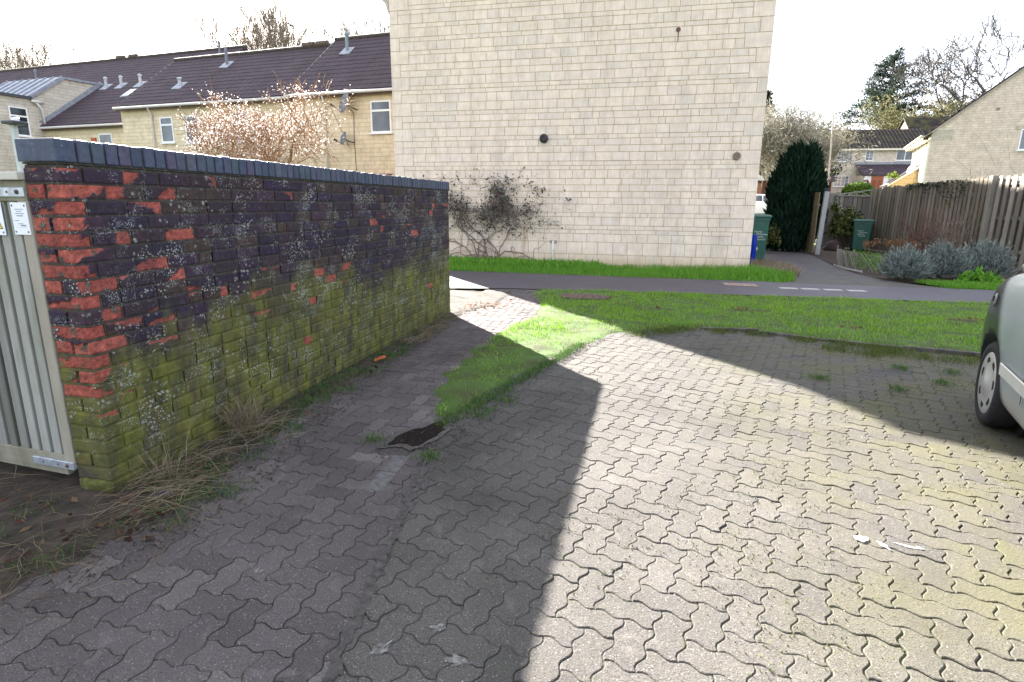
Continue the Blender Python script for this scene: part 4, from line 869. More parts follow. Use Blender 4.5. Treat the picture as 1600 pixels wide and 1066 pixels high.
flue(h3, TL(h3,-26.2,5,roofz(5,1,5.0,7,9.27)+.1), .8, .05, MATS['flue_slate']); flue(h3, TL(h3,-13.6,6,roofz(6,1,5.0,7,9.27)+.05), .9, .055, MATS['flue_slate'], False)
a = math.atan2(9.27-5.0, 6); mb = MB(); c0 = TL(h3,-16.9,2.75,roofz(2.75,1,5,7,9.27)+.14); up = TL(h3,-16.9,2.75+.8*math.cos(a),roofz(2.75,1,5,7,9.27)+.14+.8*math.sin(a))-c0; uu = Vector(UD)*.75; nn = uu.cross(up).normalized()
mb.prism([c0,c0+uu,c0+uu+up,c0+up], nn*.07); sk = mb.build('skylight', M_LEAD, h3); mb = MB(); mb.prism([c0+uu*.1+up*.1+nn*.07,c0+uu*.9+up*.1+nn*.07,c0+uu*.9+up*.9+nn*.07,c0+uu*.1+up*.9+nn*.07], nn*.012); mb.build('pane', simple('skylight_glass', (.55,.58,.60), .08, .05, spec=.9), sk)
for hh, sx, dd, zz in ((h1,-.6,3.2,8.03),(h1,.3,3.2,8.03),(h2,-5.2,3.2,7.84),(h2,-5.9,3.2,7.84),(h3,-21.9,7,9.27),(h3,-20.9,7,9.27)):
    mb = MB(); mb.tube([TL(hh,sx-.28,dd,zz+.2),TL(hh,sx+.28,dd,zz+.2)], .13, 10); mb.build('ridge_vent', simple('ridge_vent_brown', (.10,.075,.06), .8, .3, 9), hh)
# projecting wing of the far left house: side wall turned to the viewer
wing = terr('house_wing', 'projecting stone wing at far left with white window and lead roof', -21.0); wing['category'] = 'house extension'; del wing['group']
mb = MB(); s1 = -20.0
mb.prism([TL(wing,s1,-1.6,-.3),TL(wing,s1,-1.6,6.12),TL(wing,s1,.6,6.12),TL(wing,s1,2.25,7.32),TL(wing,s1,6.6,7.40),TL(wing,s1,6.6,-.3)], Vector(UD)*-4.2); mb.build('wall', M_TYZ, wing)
mb = MB(); mb.prism([TL(wing,s1+.004,-1.61,-.3),TL(wing,s1+.004,-1.61,6.1),TL(wing,s1-4.2,-1.61,6.1),TL(wing,s1-4.2,-1.61,-.3)], Vector(ND)*.02); mb.build('front_wall', M_TXZ, wing)
mb = MB(); mb.prism([TL(wing,s1+.12,-1.75,6.125),TL(wing,s1+.12,.6,6.125),TL(wing,s1+.12,.6,6.25),TL(wing,s1+.12,-1.75,6.25)], Vector(UD)*-4.4); mb.build('roof_edge', simple('dark_lead', (.06,.065,.08), .6, .2, 5), wing)
mb = MB(); mb.prism([TL(wing,s1+.1,.5,6.25),TL(wing,s1+.1,2.2,7.44),TL(wing,s1+.1,6.5,7.50),TL(wing,s1+.1,6.5,7.41),TL(wing,s1+.1,2.27,7.33),TL(wing,s1+.1,.5,6.10)], Vector(UD)*-4.4)
for k in range(8): u = s1+.02-k*.58; mb.bar(TL(wing,u,.5,6.27), TL(wing,u,2.2,7.46), .045, .05)
mb.build('lead_roof', M_LEAD, wing)
mb = MB(); mb.prism([TL(wing,s1+.002,1.0,5.1),TL(wing,s1+.002,4.35,7.45),TL(wing,s1+.002,4.1,7.55),TL(wing,s1+.002,.8,5.18)], Vector(UD)*.06); mb.build('lead_flashing', M_LEAD, wing)
win(wing, TL(wing,s1,-.45-.0,4.42), (math.sin(TR)*-1,math.cos(TR),0), .78, 1.28, 'top', UD)
mb = MB(); mb.tube([TL(wing,s1+.02,.75,6.02),TL(wing,s1+.12,.78,5.95),TL(wing,s1+.12,.95,5.72),TL(wing,s1+.12,.98,4.9)], .05, 8); mb.tube([TL(wing,s1+.1,.55,6.05),TL(wing,s1+.1,1.05,6.05)], .075, 8); mb.build('downpipe', M_GUT, wing, smooth=True)
# pale post with a flat dark head in the gardens, left of the wall
lp = thing('garden_light_post', 'pale square post with flat dark lamp head beyond the gate', 'lamp post', (-12.56,-6.45,0))
mb = MB(); mb.box(-12.61,-12.53,-6.49,-6.41,0,2.69); mb.build('post', simple('post_grey', (.46,.50,.52), .6, .1), lp, bevel=.008)
mb = MB(); mb.box(-12.66,-12.40,-6.58,-6.32,2.69,2.745); mb.build('lamp_head', simple('head_dark', (.045,.05,.06), .5, .2), lp, bevel=.015); mb = MB(); mb.lathe([(.05,0),(.05,.05),(.03,.06)], (-12.5,-6.45,2.745), n=10); mb.build('sensor', M_UPVC, lp)

# ------------------------------------------------------------------ right side: bins, fences, beds
M_BIN = simple('bin_green', (.020,.095,.068), .42, .15, 7, spec=.5); M_BIND = simple('bin_dark', (.015,.035,.03), .5, .1, 6); M_LET = simple('bin_lettering', (.62,.68,.66), .6, 0)
def text(s, size, mat, parent, loc, rot=(R(90),0,0), name='lettering', align='LEFT'):
    cu = bpy.data.curves.new(name, 'FONT'); cu.body = s; cu.size = size; cu.extrude = .0012; cu.space_line = .85; cu.align_x = align; cu.materials.append(mat)
    to = link(bpy.data.objects.new('tmp', cu)); dg = bpy.context.evaluated_depsgraph_get(); dg.update(); me = bpy.data.meshes.new_from_object(to.evaluated_get(dg)); bpy.data.objects.remove(to); me.name = name
    o = link(bpy.data.objects.new(name, me)); o.parent = parent; o.location = loc; o.rotation_euler = rot; return o
def wheelie_bin(label, loc, rz, w_, d_, h):
    o = thing('wheelie_bin', label, 'wheelie bin', loc, R(rz), 'green wheelie bins'); mb = MB(); hb = h-.09
    def ring(s_, z, r=.03): 
        a, c = w_/2*s_, d_/2*s_; return [(-a+r,-c,z),(a-r,-c,z),(a,-c+r,z),(a,c-r,z),(a-r,c,z),(-a+r,c,z),(-a,c-r,z),(-a,-c+r,z)]
    R_ = [ring(.76,.05),ring(.79,.10),ring(.93,hb-.10),ring(.93,hb-.08),ring(1.0,hb-.07),ring(1.0,hb-.005)]; vs = [p for q in R_ for p in q]
    mb.add(vs, [(i*8+j,i*8+(j+1)%8,(i+1)*8+(j+1)%8,(i+1)*8+j) for i in range(len(R_)-1) for j in range(8)]+[tuple(range(7,-1,-1)),tuple(40+j for j in range(8))])
    mb.build('body', M_BIN, o, local=True)
    mb = MB(); R_ = [ring(1.06,hb),ring(1.08,hb+.03),ring(1.04,hb+.06),ring(.90,hb+.085)]; vs = [p for q in R_ for p in q]
    mb.add(vs, [(i*8+j,i*8+(j+1)%8,(i+1)*8+(j+1)%8,(i+1)*8+j) for i in range(3) for j in range(8)]+[tuple(range(7,-1,-1)),tuple(24+j for j in range(8))]); mb.build('lid', M_BIN, o, local=True, smooth=False)
    mb = MB(); mb.tube([(-w_*.38,d_*.55,hb-.01),(w_*.38,d_*.55,hb-.01)], .016, 8); mb.build('handle', M_BIND, o, local=True)
    for sx in (-1,1):
        mb = MB(); mb.lathe([(.10,-.025),(.10,.025)], (sx*w_*.40,d_*.40,.10), (1,0,0), 16); mb.build('wheel', M_BIND, o, local=True)
    k = .93; text('North\n  Wiltshire\nDistrict\n  Council', h*.062, M_LET, o, (-w_*.24,-d_*.472,h*.62), (R(90)+math.atan2(d_*.075,h*.8),0,0)); return o
bA = wheelie_bin('green wheelie bin numbered 6 beside the corner of the stone gable', (.60,2.98,0), 0, .52, .56, 1.27)
text('6', .30, simple('bin_number', (.66,.62,.40), .6, 0), bA, (-.135,-.246,.30), (R(90)+.05,0,0), 'number')
bB = wheelie_bin('green wheelie bin against the tall dark timber fence', (4.86,8.25,0), -13, .60, .62, 1.08)
bl = thing('folded_bag', 'folded blue plastic sack standing between the stone corner and the green bin', 'bag', (.36,2.15,0)); mb = MB()
pr = [(.30,2.10),(.335,2.06),(.36,2.10),(.385,2.055),(.42,2.09),(.46,2.07),(.475,2.14),(.44,2.24),(.33,2.24)]
for i in range(6):
    z0 = i*.125; k0 = .012*math.sin(i*2.1); k1 = .012*math.sin((i+1)*2.1); n = len(pr); t1 = 1-.04*(i+1)/6; t0 = 1-.04*i/6
    mb.add([(.38+(x-.38)*t0+k0,y,z0) for x,y in pr]+[(.38+(x-.38)*t1+k1,y+.01*math.sin(x*90+i),z0+.125) for x,y in pr], [(j,(j+1)%n,(j+1)%n+n,j+n) for j in range(n)]+([tuple(range(n,2*n))] if i==5 else []))
mb.build('sack', simple('blue_plastic', (.012,.045,.42), .35, .25, 14, spec=.5), bl)
# timber fences
M_FEN = weathered('fence_wood', (.20,.168,.142), .4); M_FENP = weathered('fence_post_wood', (.20,.185,.16), .3); M_FENL = weathered('fence_grey_wood', (.225,.195,.175), .25)
def fence(name, label, p0, p1, h0, h1, bw, gap, mat, posts, rails=(.35,1.1,1.85), front=-1, seed=1, both=False):
    r_ = np.random.default_rng(seed); p0 = Vector((*p0,0)); p1 = Vector((*p1,0)); d = (p1-p0); L = d.length; d.normalize(); n = Vector((d.y,-d.x,0))*front
    o = thing(name, label, 'fence', p0); mb = MB(); x = 0
    while x < L-.02:
        e = min(x+bw*(.9+.2*r_.random()), L); h = h0+(h1-h0)*x/L+r_.normal(0,.018); t = r_.normal(0,.008); y = r_.normal(0,.004)
        a = p0+d*x+n*(.03+y); c = p0+d*e+n*(.03+y); mb.prism([a+Vector((0,0,.04)), c+Vector((0,0,.04)), c+d*t+Vector((0,0,h+r_.normal(0,.008))), a+d*t+Vector((0,0,h))], n*.018)
        if both: a = p0+d*(x+bw*.62)-n*.045; c = p0+d*(e+bw*.62+gap*1.1)-n*.045; mb.prism([a+Vector((0,0,.04)), c+Vector((0,0,.04)), c+Vector((0,0,h-.03)), a+Vector((0,0,h-.03))], -n*.018)
        x = e+gap*(.7+.6*r_.random())
    mb.build('boards', mat, o)
    mb = MB()
    for z in rails: mb.bar(p0+Vector((0,0,z)), p1+Vector((0,0,z)), .045, .085)
    mb.build('rails', M_FENP, o)
    for s_, hh in posts: mb = MB(); c = p0+d*s_; mb.bar(c+n*(.005 if hh < 2.25 else .06), c+n*(.005 if hh < 2.25 else .06)+Vector((0,0,hh)), .11 if hh < 2.25 else .17, .11, d); mb.build('post', M_FENP, o, bevel=.008)
    return o
fence('board_fence', 'long dark weathered timber board fence behind the lavender', (5.26,8.95), (6.25,3.62), 2.12, 2.30, .115, .045, M_FEN, [(.02,2.1)], seed=2, both=True, front=1)
fence('panel_fence', 'timber fence panels with wide gaps, rails and stout leaning post behind the car', (6.28,3.5), (6.95,-.6), 2.29, 2.30, .125, .10, M_FENL, [(.06,2.30),(2.2,2.28)], seed=3, both=True, front=1, rails=(.45,1.25,2.1))
fence('low_fence', 'low grey timber fence at the back, behind the evergreen bush', (3.85,9.23), (5.28,9.05), 1.98, 1.82, .125, .02, M_FENL, [(.03,2.0),(.36,1.99)], seed=4, front=1, both=True)
tp = thing('trellis_rail', 'bent strip of pale trellis lying along the top of the low fence', 'trellis', (4.1,9.1,1.95)); mb = MB(); mb.bar((4.12,9.12,1.885),(5.27,8.98,1.86),.03,.03); mb.bar((4.12,9.10,1.91),(5.27,8.95,2.08),.02,.03); mb.bar((4.5,9.06,1.90),(4.95,9.04,2.0),.02,.02); mb.bar((4.85,9.02,2.02),(5.2,9.0,1.88),.02,.02); mb.build('strips', simple('pale_wood', (.36,.34,.29), .8, .3, 30), tp)
gp = thing('open_gate', 'pale close boarded gate standing open at its grey post beside the dark conifer', 'gate', (2.9,5.9,0))
mb = MB(); mb.bar((2.93,5.92,0),(2.99,5.92,1.95),.13,.12); mb.build('post', weathered('gate_post_wood', (.30,.30,.31), .15), gp, bevel=.008)
mb = MB()
for i in range(7): mb.box(2.79+i*.0,2.815,5.95+i*.13,5.95+i*.13+.122,.05,1.93)
mb.build('boards', weathered('gate_board_wood', (.22,.175,.11), .3), gp); mb = MB(); mb.box(2.816,2.86,5.97,6.85,.35,.43); mb.box(2.816,2.86,5.97,6.85,1.5,1.58); mb.build('rails', M_FENP, gp)
mb = MB(); mb.box(2.90,3.03,5.86,5.98,1.952,2.05); mb.build('post_cap', simple('cap_black', (.02,.025,.04), .5, .2), gp, bevel=.01)
# low criss-cross willow edging along the path
tr = thing('lattice_edging', 'low criss cross wooden lattice edging beside the path', 'edging', (2.6,2.6,0)); mb = MB(); tl = [(2.60,2.75),(2.45,1.6),(2.55,.75),(2.95,.15),(3.35,-.15)]
def on(pl, s_):
    for a, c in zip(pl[:-1], pl[1:]):
        a = Vector((*a,0)); c = Vector((*c,0)); l = (c-a).length
        if s_ <= l: return a+(c-a)*s_/l
        s_ -= l
    return Vector((*pl[-1],0))
TLN = sum((Vector(c)-Vector(a)).length for a,c in zip(tl[:-1],tl[1:]))
for i in range(int(TLN/.10)):
    for sg in (0,1):
        a = on(tl, i*.10); c = on(tl, min(TLN, i*.10+.40)); lo, hi = (a,c) if sg else (c,a); off = Vector((.012*(1 if sg else -1),0,0)); mb.bar(lo+off+Vector((0,0,.02)), hi+off+Vector((0,0,.42+rng.normal(0,.012))), .016, .010)
mb.build('lattice', weathered('lattice_wood', (.17,.15,.13), .1), tr)
for s_ in (0,TLN*.5,TLN): mb = MB(); p = on(tl, s_); mb.tube([p,p+Vector((0,0,.5))], .022, 8); mb.build('stake', M_FEN, tr)
mb = MB(); mb.bar((2.40,2.2,.02),(2.40,1.2,.03),.03,.04); mb.bar((2.40,1.2,.03),(2.55,.55,.03),.03,.04); mb.build('edging_strip', simple('pale_strip', (.40,.38,.36), .7, .2), tr)

# ------------------------------------------------------------------ shrubs and small plants
def bush_leaves(c, rad, n, size, rg, asp=.5, shell=.45, tilt=None, lump=.25, flat=0):
    u = rg.normal(0,1,(n,3)); u /= np.linalg.norm(u,axis=1)[:,None]; u[:,2] = np.where(u[:,2] < -.35, -u[:,2]*.3, u[:,2]); k = 1-lump+lump*1.6*np.stack([vnoise(u[:,:2]*2+5,.5,int(rg.integers(1e6))),],1)[:,0]
    r_ = (shell+(1-shell)*rg.random(n)**.6)*k; P = np.array(c)+u*np.array(rad)*r_[:,None]; return leaf_quads(P, size, rg, asp, tilt)
def sprigs(c, rad, n, L, rg, w_=.016, nl=5):
    """upright sprigs, each a stem of small narrow leaves, rising from a rounded mound"""
    a = rg.random(n)*2*math.pi; e = np.arccos(1-rg.random(n)*.98); d = np.stack([np.sin(e)*np.cos(a), np.sin(e)*np.sin(a), np.cos(e)],1)
    lobe = (1+.22*np.sin(a*3+c[0]*9)*np.sin(e)+.16*np.sin(a*5+c[1]*7))[:,None]; base = np.array(c)+d*np.array(rad)*lobe*(.50+.30*rg.random(n))[:,None]; dd = d*.75+np.array([0,0,.75]); dd /= np.linalg.norm(dd,axis=1)[:,None]; LL = L*(.6+.8*rg.random(n)); P, D = [], []
    for k in range(nl): P.append(base+dd*(LL*(k/nl))[:,None]); D.append(dd)
    P = np.concatenate(P); D = np.concatenate(D); N = len(P); q = D+rg.normal(0,.42,(N,3)); q /= np.linalg.norm(q,axis=1)[:,None]; s_ = np.cross(q, rg.normal(0,1,(N,3))); s_ /= np.linalg.norm(s_,axis=1)[:,None]; l = (L*.55*(.7+.6*rg.random(N)))[:,None]
    V = np.stack([P-s_*w_*.3, P+q*l*.5+s_*w_*.5, P+q*l, P+q*l*.5-s_*w_*.5],1).reshape(-1,3); k = np.arange(N)[:,None]*4; return V, np.concatenate([k+[0,1,2], k+[0,2,3]],1).reshape(-1,3)
M_LAV = leaf('lavender_leaf', (.10,.125,.115), (.19,.22,.205), .7, .15, (.30,.33,.31)); M_TWIG = simple('twig_brown', (.10,.07,.05), .9, .4, 30)
for (lx,ly,rx,ry,rz_,lab) in ((2.93,-.72,.40,.36,.56,'small grey green lavender bush, leftmost and lowest of the three before the fence'),(3.84,-.12,.46,.40,.66,'silvery lavender bush in the middle of the three before the fence'),(4.70,.05,.50,.44,.72,'tall grey lavender bush nearest to the parked car')):
    o = thing('lavender_bush', lab, 'lavender', (lx,ly,0), 0, 'lavender bushes before the fence'); V, F = sprigs((lx,ly,.04), (rx,ry,rz_), 1300, .19, rng); raw('foliage', V, F, M_LAV, o)
    mb = MB()
    for i in range(26): a = rng.random()*6.28; e = rng.random()*.9+.1; mb.tube([(lx,ly,0),(lx+math.cos(a)*rx*.35*e,ly+math.sin(a)*ry*.35*e,rz_*.35),(lx+math.cos(a)*rx*.72*e,ly+math.sin(a)*ry*.72*e,rz_*.72*(1.1-.5*e))], [.012,.008,.004], 5, False)
    mb.build('stems', M_TWIG, o, recalc=False)
def twiggy(name, label, c, h, spread, n, mat, cat='shrub', r0=.010, seed=1, group=None, sub=4, parent=None):
    rg = np.random.default_rng(seed); o = thing(name, label, cat, c, 0, group); mb = MB()
    for i in range(n):
        a = rg.random()*6.28; pts, rd = wander((c[0]+rg.normal(0,.05),c[1]+rg.normal(0,.05),c[2]), (math.cos(a)*spread*rg.random(), math.sin(a)*spread*rg.random(), 1), h*(.6+.5*rg.random()), r0, .003, 7, .16, rg, False); mb.tube(pts, rd, 4, False)
        for q in pts[2:]:
            for j in range(sub): p2, r2 = wander(q, (rg.normal(0,.6),rg.normal(0,.6),.7), h*.28*(.5+rg.random()), .004, .0015, 4, .22, rg, False); mb.tube(p2, r2, 3, False)
    mb.build('twigs', mat, o, recalc=False); return o
M_RED = simple('red_twig', (.17,.095,.075), .9, .45, 30)
twiggy('dry_shrub', 'bare reddish brown twiggy shrub before the fence, left of the other bare shrub', (5.35,4.9,0), 1.45, .45, 15, M_RED, seed=61, group='bare shrubs before the fence'); twiggy('dry_shrub', 'bare pale brown twiggy shrub before the fence, behind the middle lavender', (5.55,3.6,0), 1.5, .5, 12, simple('pale_twig', (.20,.14,.11), .9, .4, 30), seed=62, group='bare shrubs before the fence')
eb = thing('evergreen_bush', 'variegated evergreen bush before the low fence, beside the green bin', 'bush', (4.45,8.6,0)); V, F = bush_leaves((4.45,8.6,.72), (.58,.45,.78), 2300, .10, rng, .6, .35); raw('foliage', V, F, leaf('bush_leaf', (.018,.035,.010), (.055,.085,.018), .4, .15, (.26,.25,.09)), eb)
V, F = bush_leaves((4.05,8.75,1.35), (.16,.14,.5), 260, .08, rng, .6, .2); raw('shoots', V, F, MATS['bush_leaf'], eb); mb = MB()
for i in range(9): pts, rd = wander((4.42+rng.normal(0,.06),8.6,0), (rng.normal(0,.35),rng.normal(0,.3),1), 1.1, .014, .005, 7, .12, rng, False); mb.tube(pts, rd, 5, False)
mb.build('stems', M_TWIG, eb, recalc=False)
pb = thing('upturned_pot', 'dark brown rounded pot on the soil under the evergreen bush', 'pot', (3.95,8.0,0)); mb = MB(); mb.lathe([(.30,0),(.30,.05),(.27,.12),(.22,.24),(.12,.33),(.05,.35)], (3.95,8.0,0), n=20); mb.build('pot', simple('dark_pot', (.035,.02,.018), .7, .3), pb, smooth=True)
hd = thing('dead_hydrangea', 'low dead hydrangea with brown flower heads by the lattice edging', 'plant', (4.3,4.6,0)); mb = MB(); heads = []
for i in range(22):
    pts, rd = wander((4.3+rng.normal(0,.35),4.4+rng.normal(0,.4),0), (rng.normal(0,.3),rng.normal(0,.3),1), .55, .006, .003, 5, .15, rng, False); mb.tube(pts, rd, 4, False); heads.append(tuple(pts[-1]))
mb.build('stems', M_TWIG, hd, recalc=False); hp = np.array(heads)[rng.integers(0,len(heads),900)]; u = rng.normal(0,1,(900,3)); u /= np.linalg.norm(u,axis=1)[:,None]; V, F = leaf_quads(hp+u*.075, .045, rng, .7); raw('flower_heads', V, F, leaf('dead_head', (.16,.09,.05), (.30,.18,.10), .8, .2), hd)
gf = scatter([(2.75,2.4),(2.7,1.2),(3.2,.3),(4.2,.8),(4.6,3.5),(3.8,6)], 900, 63); V, F = blade_arrays(np.column_stack([gf, np.zeros(len(gf))]), .12+.2*rng.random(len(gf)), .02+.02*rng.random(len(gf)), 1.0, 64); tag(raw('bed_plants', V, F, M_GR2), kind='stuff')
V, F = bush_leaves((3.05,-.25,.06), (.22,.2,.2), 300, .09, rng, .3, .2, (0,0,1,.4)); cl = tag(raw('green_clump', V, F, M_GR2), 'bright green grassy clump between the lattice edging and the lavender', 'plant')
V, F = bush_leaves((4.25,-.85,.03), (.42,.22,.2), 420, .13, rng, .35, .2, (0,0,1,.4)); tag(raw('leafy_clump', V, F, M_GR2), 'low clump of broad green leaves in front of the lavender', 'plant')
# ivy and stray twigs over the fence
iv = thing('fence_ivy', 'dark ivy spilling over the top of the tall board fence', 'ivy', (5.75,6.0,1.6)); P = np.column_stack([np.zeros(420), np.zeros(420), np.zeros(420)]); t = rng.random(420)*.5+.38; P[:,0] = 5.26+.99*t-.10+rng.normal(0,.03,420); P[:,1] = 8.95-5.33*t; P[:,2] = 2.16+.12*t-np.abs(rng.normal(0,.22,420))*(.3+vnoise(np.column_stack([t*5,t*0]),.5,3)*1.5); V, F = leaf_quads(P, .055, rng, .7); raw('leaves', V, F, leaf('ivy_leaf', (.02,.03,.015), (.05,.065,.035), .5, .1), iv)
for k,(x,y,hh,lab) in enumerate(((6.55,3.0,1.15,'bare upright twigs rising behind the fence post'),(7.0,1.5,.9,'bare thin twigs rising behind the fence near the car'),(6.4,5.2,.55,'low bare twigs showing over the middle of the board fence'))):
    twiggy('garden_twigs', lab, (x+.35,y,.3), hh+1.9, .18, 3 if k<2 else 7, simple('pale_twig', (.20,.14,.11), .9, .4, 30), 'shrub', .012, 70+k, None, 1)
# dark columnar conifer by the path
cf = thing('columnar_conifer', 'dense dark green columnar conifer between the path and the open gate', 'conifer', (2.4,7.2,0)); rg = np.random.default_rng(71); n = 15000
z = rg.random(n)**.85; prof = np.interp(z, [0,.06,.2,.5,.75,.9,1], [.72,.86,.98,1.0,.90,.66,.25]); a = rg.random(n)*6.28; lob = 1+.10*np.sin(a*3+z*7)+.10*np.sin(a*7-z*11)
rr = .76*prof*lob*(.58+.50*rg.random(n)**.5); P = np.stack([2.35+rr*np.cos(a), 7.2+rr*np.sin(a)*.95, -.02+3.22*z*(1+.025*np.sin(a*3+1)+.03*np.sin(a*5))*(.96+.08*rg.random(n))],1); P[:,0] += .16*z-.04
d = np.stack([np.cos(a)*.35, np.sin(a)*.35, np.full(n,1.0)],1)+rg.normal(0,.22,(n,3)); d /= np.linalg.norm(d,axis=1)[:,None]; s_ = np.cross(d, rg.normal(0,1,(n,3))); s_ /= np.linalg.norm(s_,axis=1)[:,None]; L = (.16+.16*rg.random(n))[:,None]; V = np.stack([P-s_*.012, P+d*L*.45+s_*.030, P+d*L, P+d*L*.45-s_*.030],1).reshape(-1,3); k = np.arange(n)[:,None]*4
raw('foliage', V, np.concatenate([k+[0,1,2], k+[0,2,3]],1).reshape(-1,3), leaf('conifer_spray', (.006,.016,.012), (.014,.034,.022), .6, .05, (.024,.052,.028)), cf); mb = MB(); mb.tube([(2.38,7.2,-.05),(2.37,7.2,1.4),(2.3,7.2,3.2)], [.11,.08,.02], 10); mb.build('trunk', M_TWIG, cf)
V, F = bush_leaves((1.52,5.9,.45), (.25,.3,.5), 500, .10, rg, .5, .2); sb = tag(raw('scrubby_shrub', V, F, leaf('scrub_leaf', (.015,.025,.01), (.05,.07,.02), .5, .2, (.22,.21,.07))), 'scruffy dark shrub with a few yellow leaves between bin and conifer', 'shrub')

# ------------------------------------------------------------------ houses on the right
M_SXZ = brick_stone_mat('right_stone', 'xz', (.63,.525,.445),(.70,.59,.50),(.46,.37,.29),.36,.12); M_SYZ = brick_stone_mat('right_stone_side', 'yz', (.50,.43,.33),(.56,.49,.38),(.40,.33,.24),.36,.14); M_FXZ = brick_stone_mat('far_stone', 'xz', (.58,.52,.44),(.64,.57,.48),(.47,.42,.34),.40,.20)
rh = thing('gable_end_house', 'pale stone house with sloping verge, white soffits and one window behind the tall fence', 'house', (16,25,0)); hx, hy = 11.79, 21.71; ze, sl = 5.38, .845
mb = MB(); mb.prism([(hx,hy,-.2),(hx+9.4,hy,-.2),(hx+9.4,hy,ze),(hx+4.7,hy,ze+4.7*sl),(hx,hy,ze)], (0,7.0,0)); mb.build('wall', M_SXZ, rh)
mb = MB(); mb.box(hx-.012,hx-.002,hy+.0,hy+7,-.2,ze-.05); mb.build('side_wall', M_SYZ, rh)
mb = MB(); pantiles(mb, (hx-.35,hy+7.1,ze-.35*sl+.10), (hx-.35,hy-.14,ze-.35*sl+.10), (hx+4.7,hy-.14,ze+4.7*sl+.10), (hx+4.7,hy+7.1,ze+4.7*sl+.10)); pantiles(mb, (hx+9.75,hy-.14,ze-.35*sl+.10), (hx+9.75,hy+7.1,ze-.35*sl+.10), (hx+4.71,hy+7.1,ze+4.7*sl+.10), (hx+4.71,hy-.14,ze+4.7*sl+.10)); mb.build('roof', M_TILE, rh)
mb = MB(); mb.bar((hx-.36,hy-.10,ze-.35*sl-.01),(hx+4.7,hy-.10,ze+4.7*sl-.01),.05,.06); mb.build('verge', simple('verge_mortar', (.50,.46,.40), .9, .2, 20), rh)
M_CREAM = simple('cream_paint', (.74,.70,.56), .5, .05, 4); mb = MB(); mb.box(hx-.40,hx-.36,hy-.1,hy+7,ze-.47,ze-.27); mb.box(hx-.36,hx,hy-.1,hy+7,ze-.475,ze-.44); mb.build('soffit', M_CREAM, rh)
gutter(rh, (hx-.46,hy-.12,ze-.26), (hx-.46,hy+7.05,ze-.26), .06, M_CREAM)
mb = MB(); mb.box(hx-.06,hx-.014,hy+.9,hy+6.2,2.85,ze-.55); bay = mb.build('panelling', M_CREAM, rh)
for k in range(4): mb = MB(); mb.box(hx-.075,hx-.06,hy+1.1+k*1.25,hy+2.15+k*1.25,3.05,ze-.75); mb.build('panel', simple('white_panel', (.80,.79,.75), .5, .04, 3), bay)
mb = MB(); mb.box(hx-.10,hx+.0,hy-.025,hy+.16,1.5,ze-.3); mb.build('corner_board', M_CREAM, rh)
mb = MB(); mb.box(hx+.02,hx+.9,hy-.012,hy+.0,ze-.50,ze+.02); mb.build('kneeler_stone', MATS['kneeler_stone'], rh)
win(rh, (15.42,hy,4.30), (1,0,0), 1.1, 1.0, 'two', (0,-1,0)); mb = MB(); mb.box(15.2,16.8,hy-.03,hy,5.29,5.45); mb.build('lintel', MATS['kneeler_stone'], rh)
wall_v = MB(); wall_v.lathe([(.07,0),(.07,.04),(.02,.05)], (14.35,hy,6.3), (0,-1,0), 12); wall_v.build('wall_vent', simple('vent_grey', (.26,.22,.17), .7, .3, 40), rh)
RTURN = R(-14.5)
def turn(o):
    p = o.location-Vector((hx,hy,0)); o.location = Vector((hx,hy,0))+Matrix.Rotation(RTURN,3,'Z') @ p; o.rotation_euler.z = RTURN
# lean-to with sloping white bargeboard on its left side, its dish
lt = thing('lean_to', 'low stone lean to with white sloping bargeboard on the left of the stone house', 'house extension', (10.9,22.6,0))
mb = MB(); mb.prism([(hx-.02,24.0,-.2),(hx-.02,24.0,3.72),(10.55,24.0,2.80),(10.55,24.0,-.2)], (0,4.6,0)); mb.build('wall', brick_stone_mat('lean_stone', 'xz', (.60,.44,.24),(.64,.48,.27),(.46,.32,.17),.4,.14), lt)
mb = MB(); mb.prism([(hx-.01,23.85,3.80),(10.40,23.85,2.74),(10.40,23.85,2.84),(hx-.01,23.85,3.90)], (0,4.9,0)); mb.build('roof', M_TILE, lt)
mb = MB(); mb.prism([(hx-.015,23.80,3.70),(10.33,23.80,2.62),(10.33,23.80,2.73),(hx-.015,23.80,3.81)], (0,.045,0)); mb.build('bargeboard', M_CREAM, lt); gutter(lt, (10.32,23.8,2.78), (10.32,28.7,2.78), .055, M_UPVC)
mb = MB(); mb.lathe([(.01,-.06),(.16,-.045),(.27,-.01),(.28,.005),(.2,-.01)], (11.25,23.0,3.55), (-.75,-.45,.35), 20); dd = mb.build('satellite_dish', simple('dish_pale', (.40,.41,.43), .5, .15, 6), rh); mb = MB(); mb.tube([(11.27,23.02,3.54),(11.5,23.1,3.45),(hx,23.1,3.45)], .018, 6); mb.tube([(11.2,22.95,3.30),(10.98,22.80,3.38)], .012, 5); mb.build('arm', MATS['dish_arm'], dd)
mb = MB(); V, F = bush_leaves((10.9,23.5,3.15), (.35,.2,.3), 160, .12, rng, .6, .2); rv_ = tag(raw('roof_creeper', V, F, leaf('creeper_leaf', (.10,.14,.02), (.2,.25,.04), .5, .3)), 'yellow green creeper at the lean to roof edge', 'creeper')
turn(rh); turn(lt)
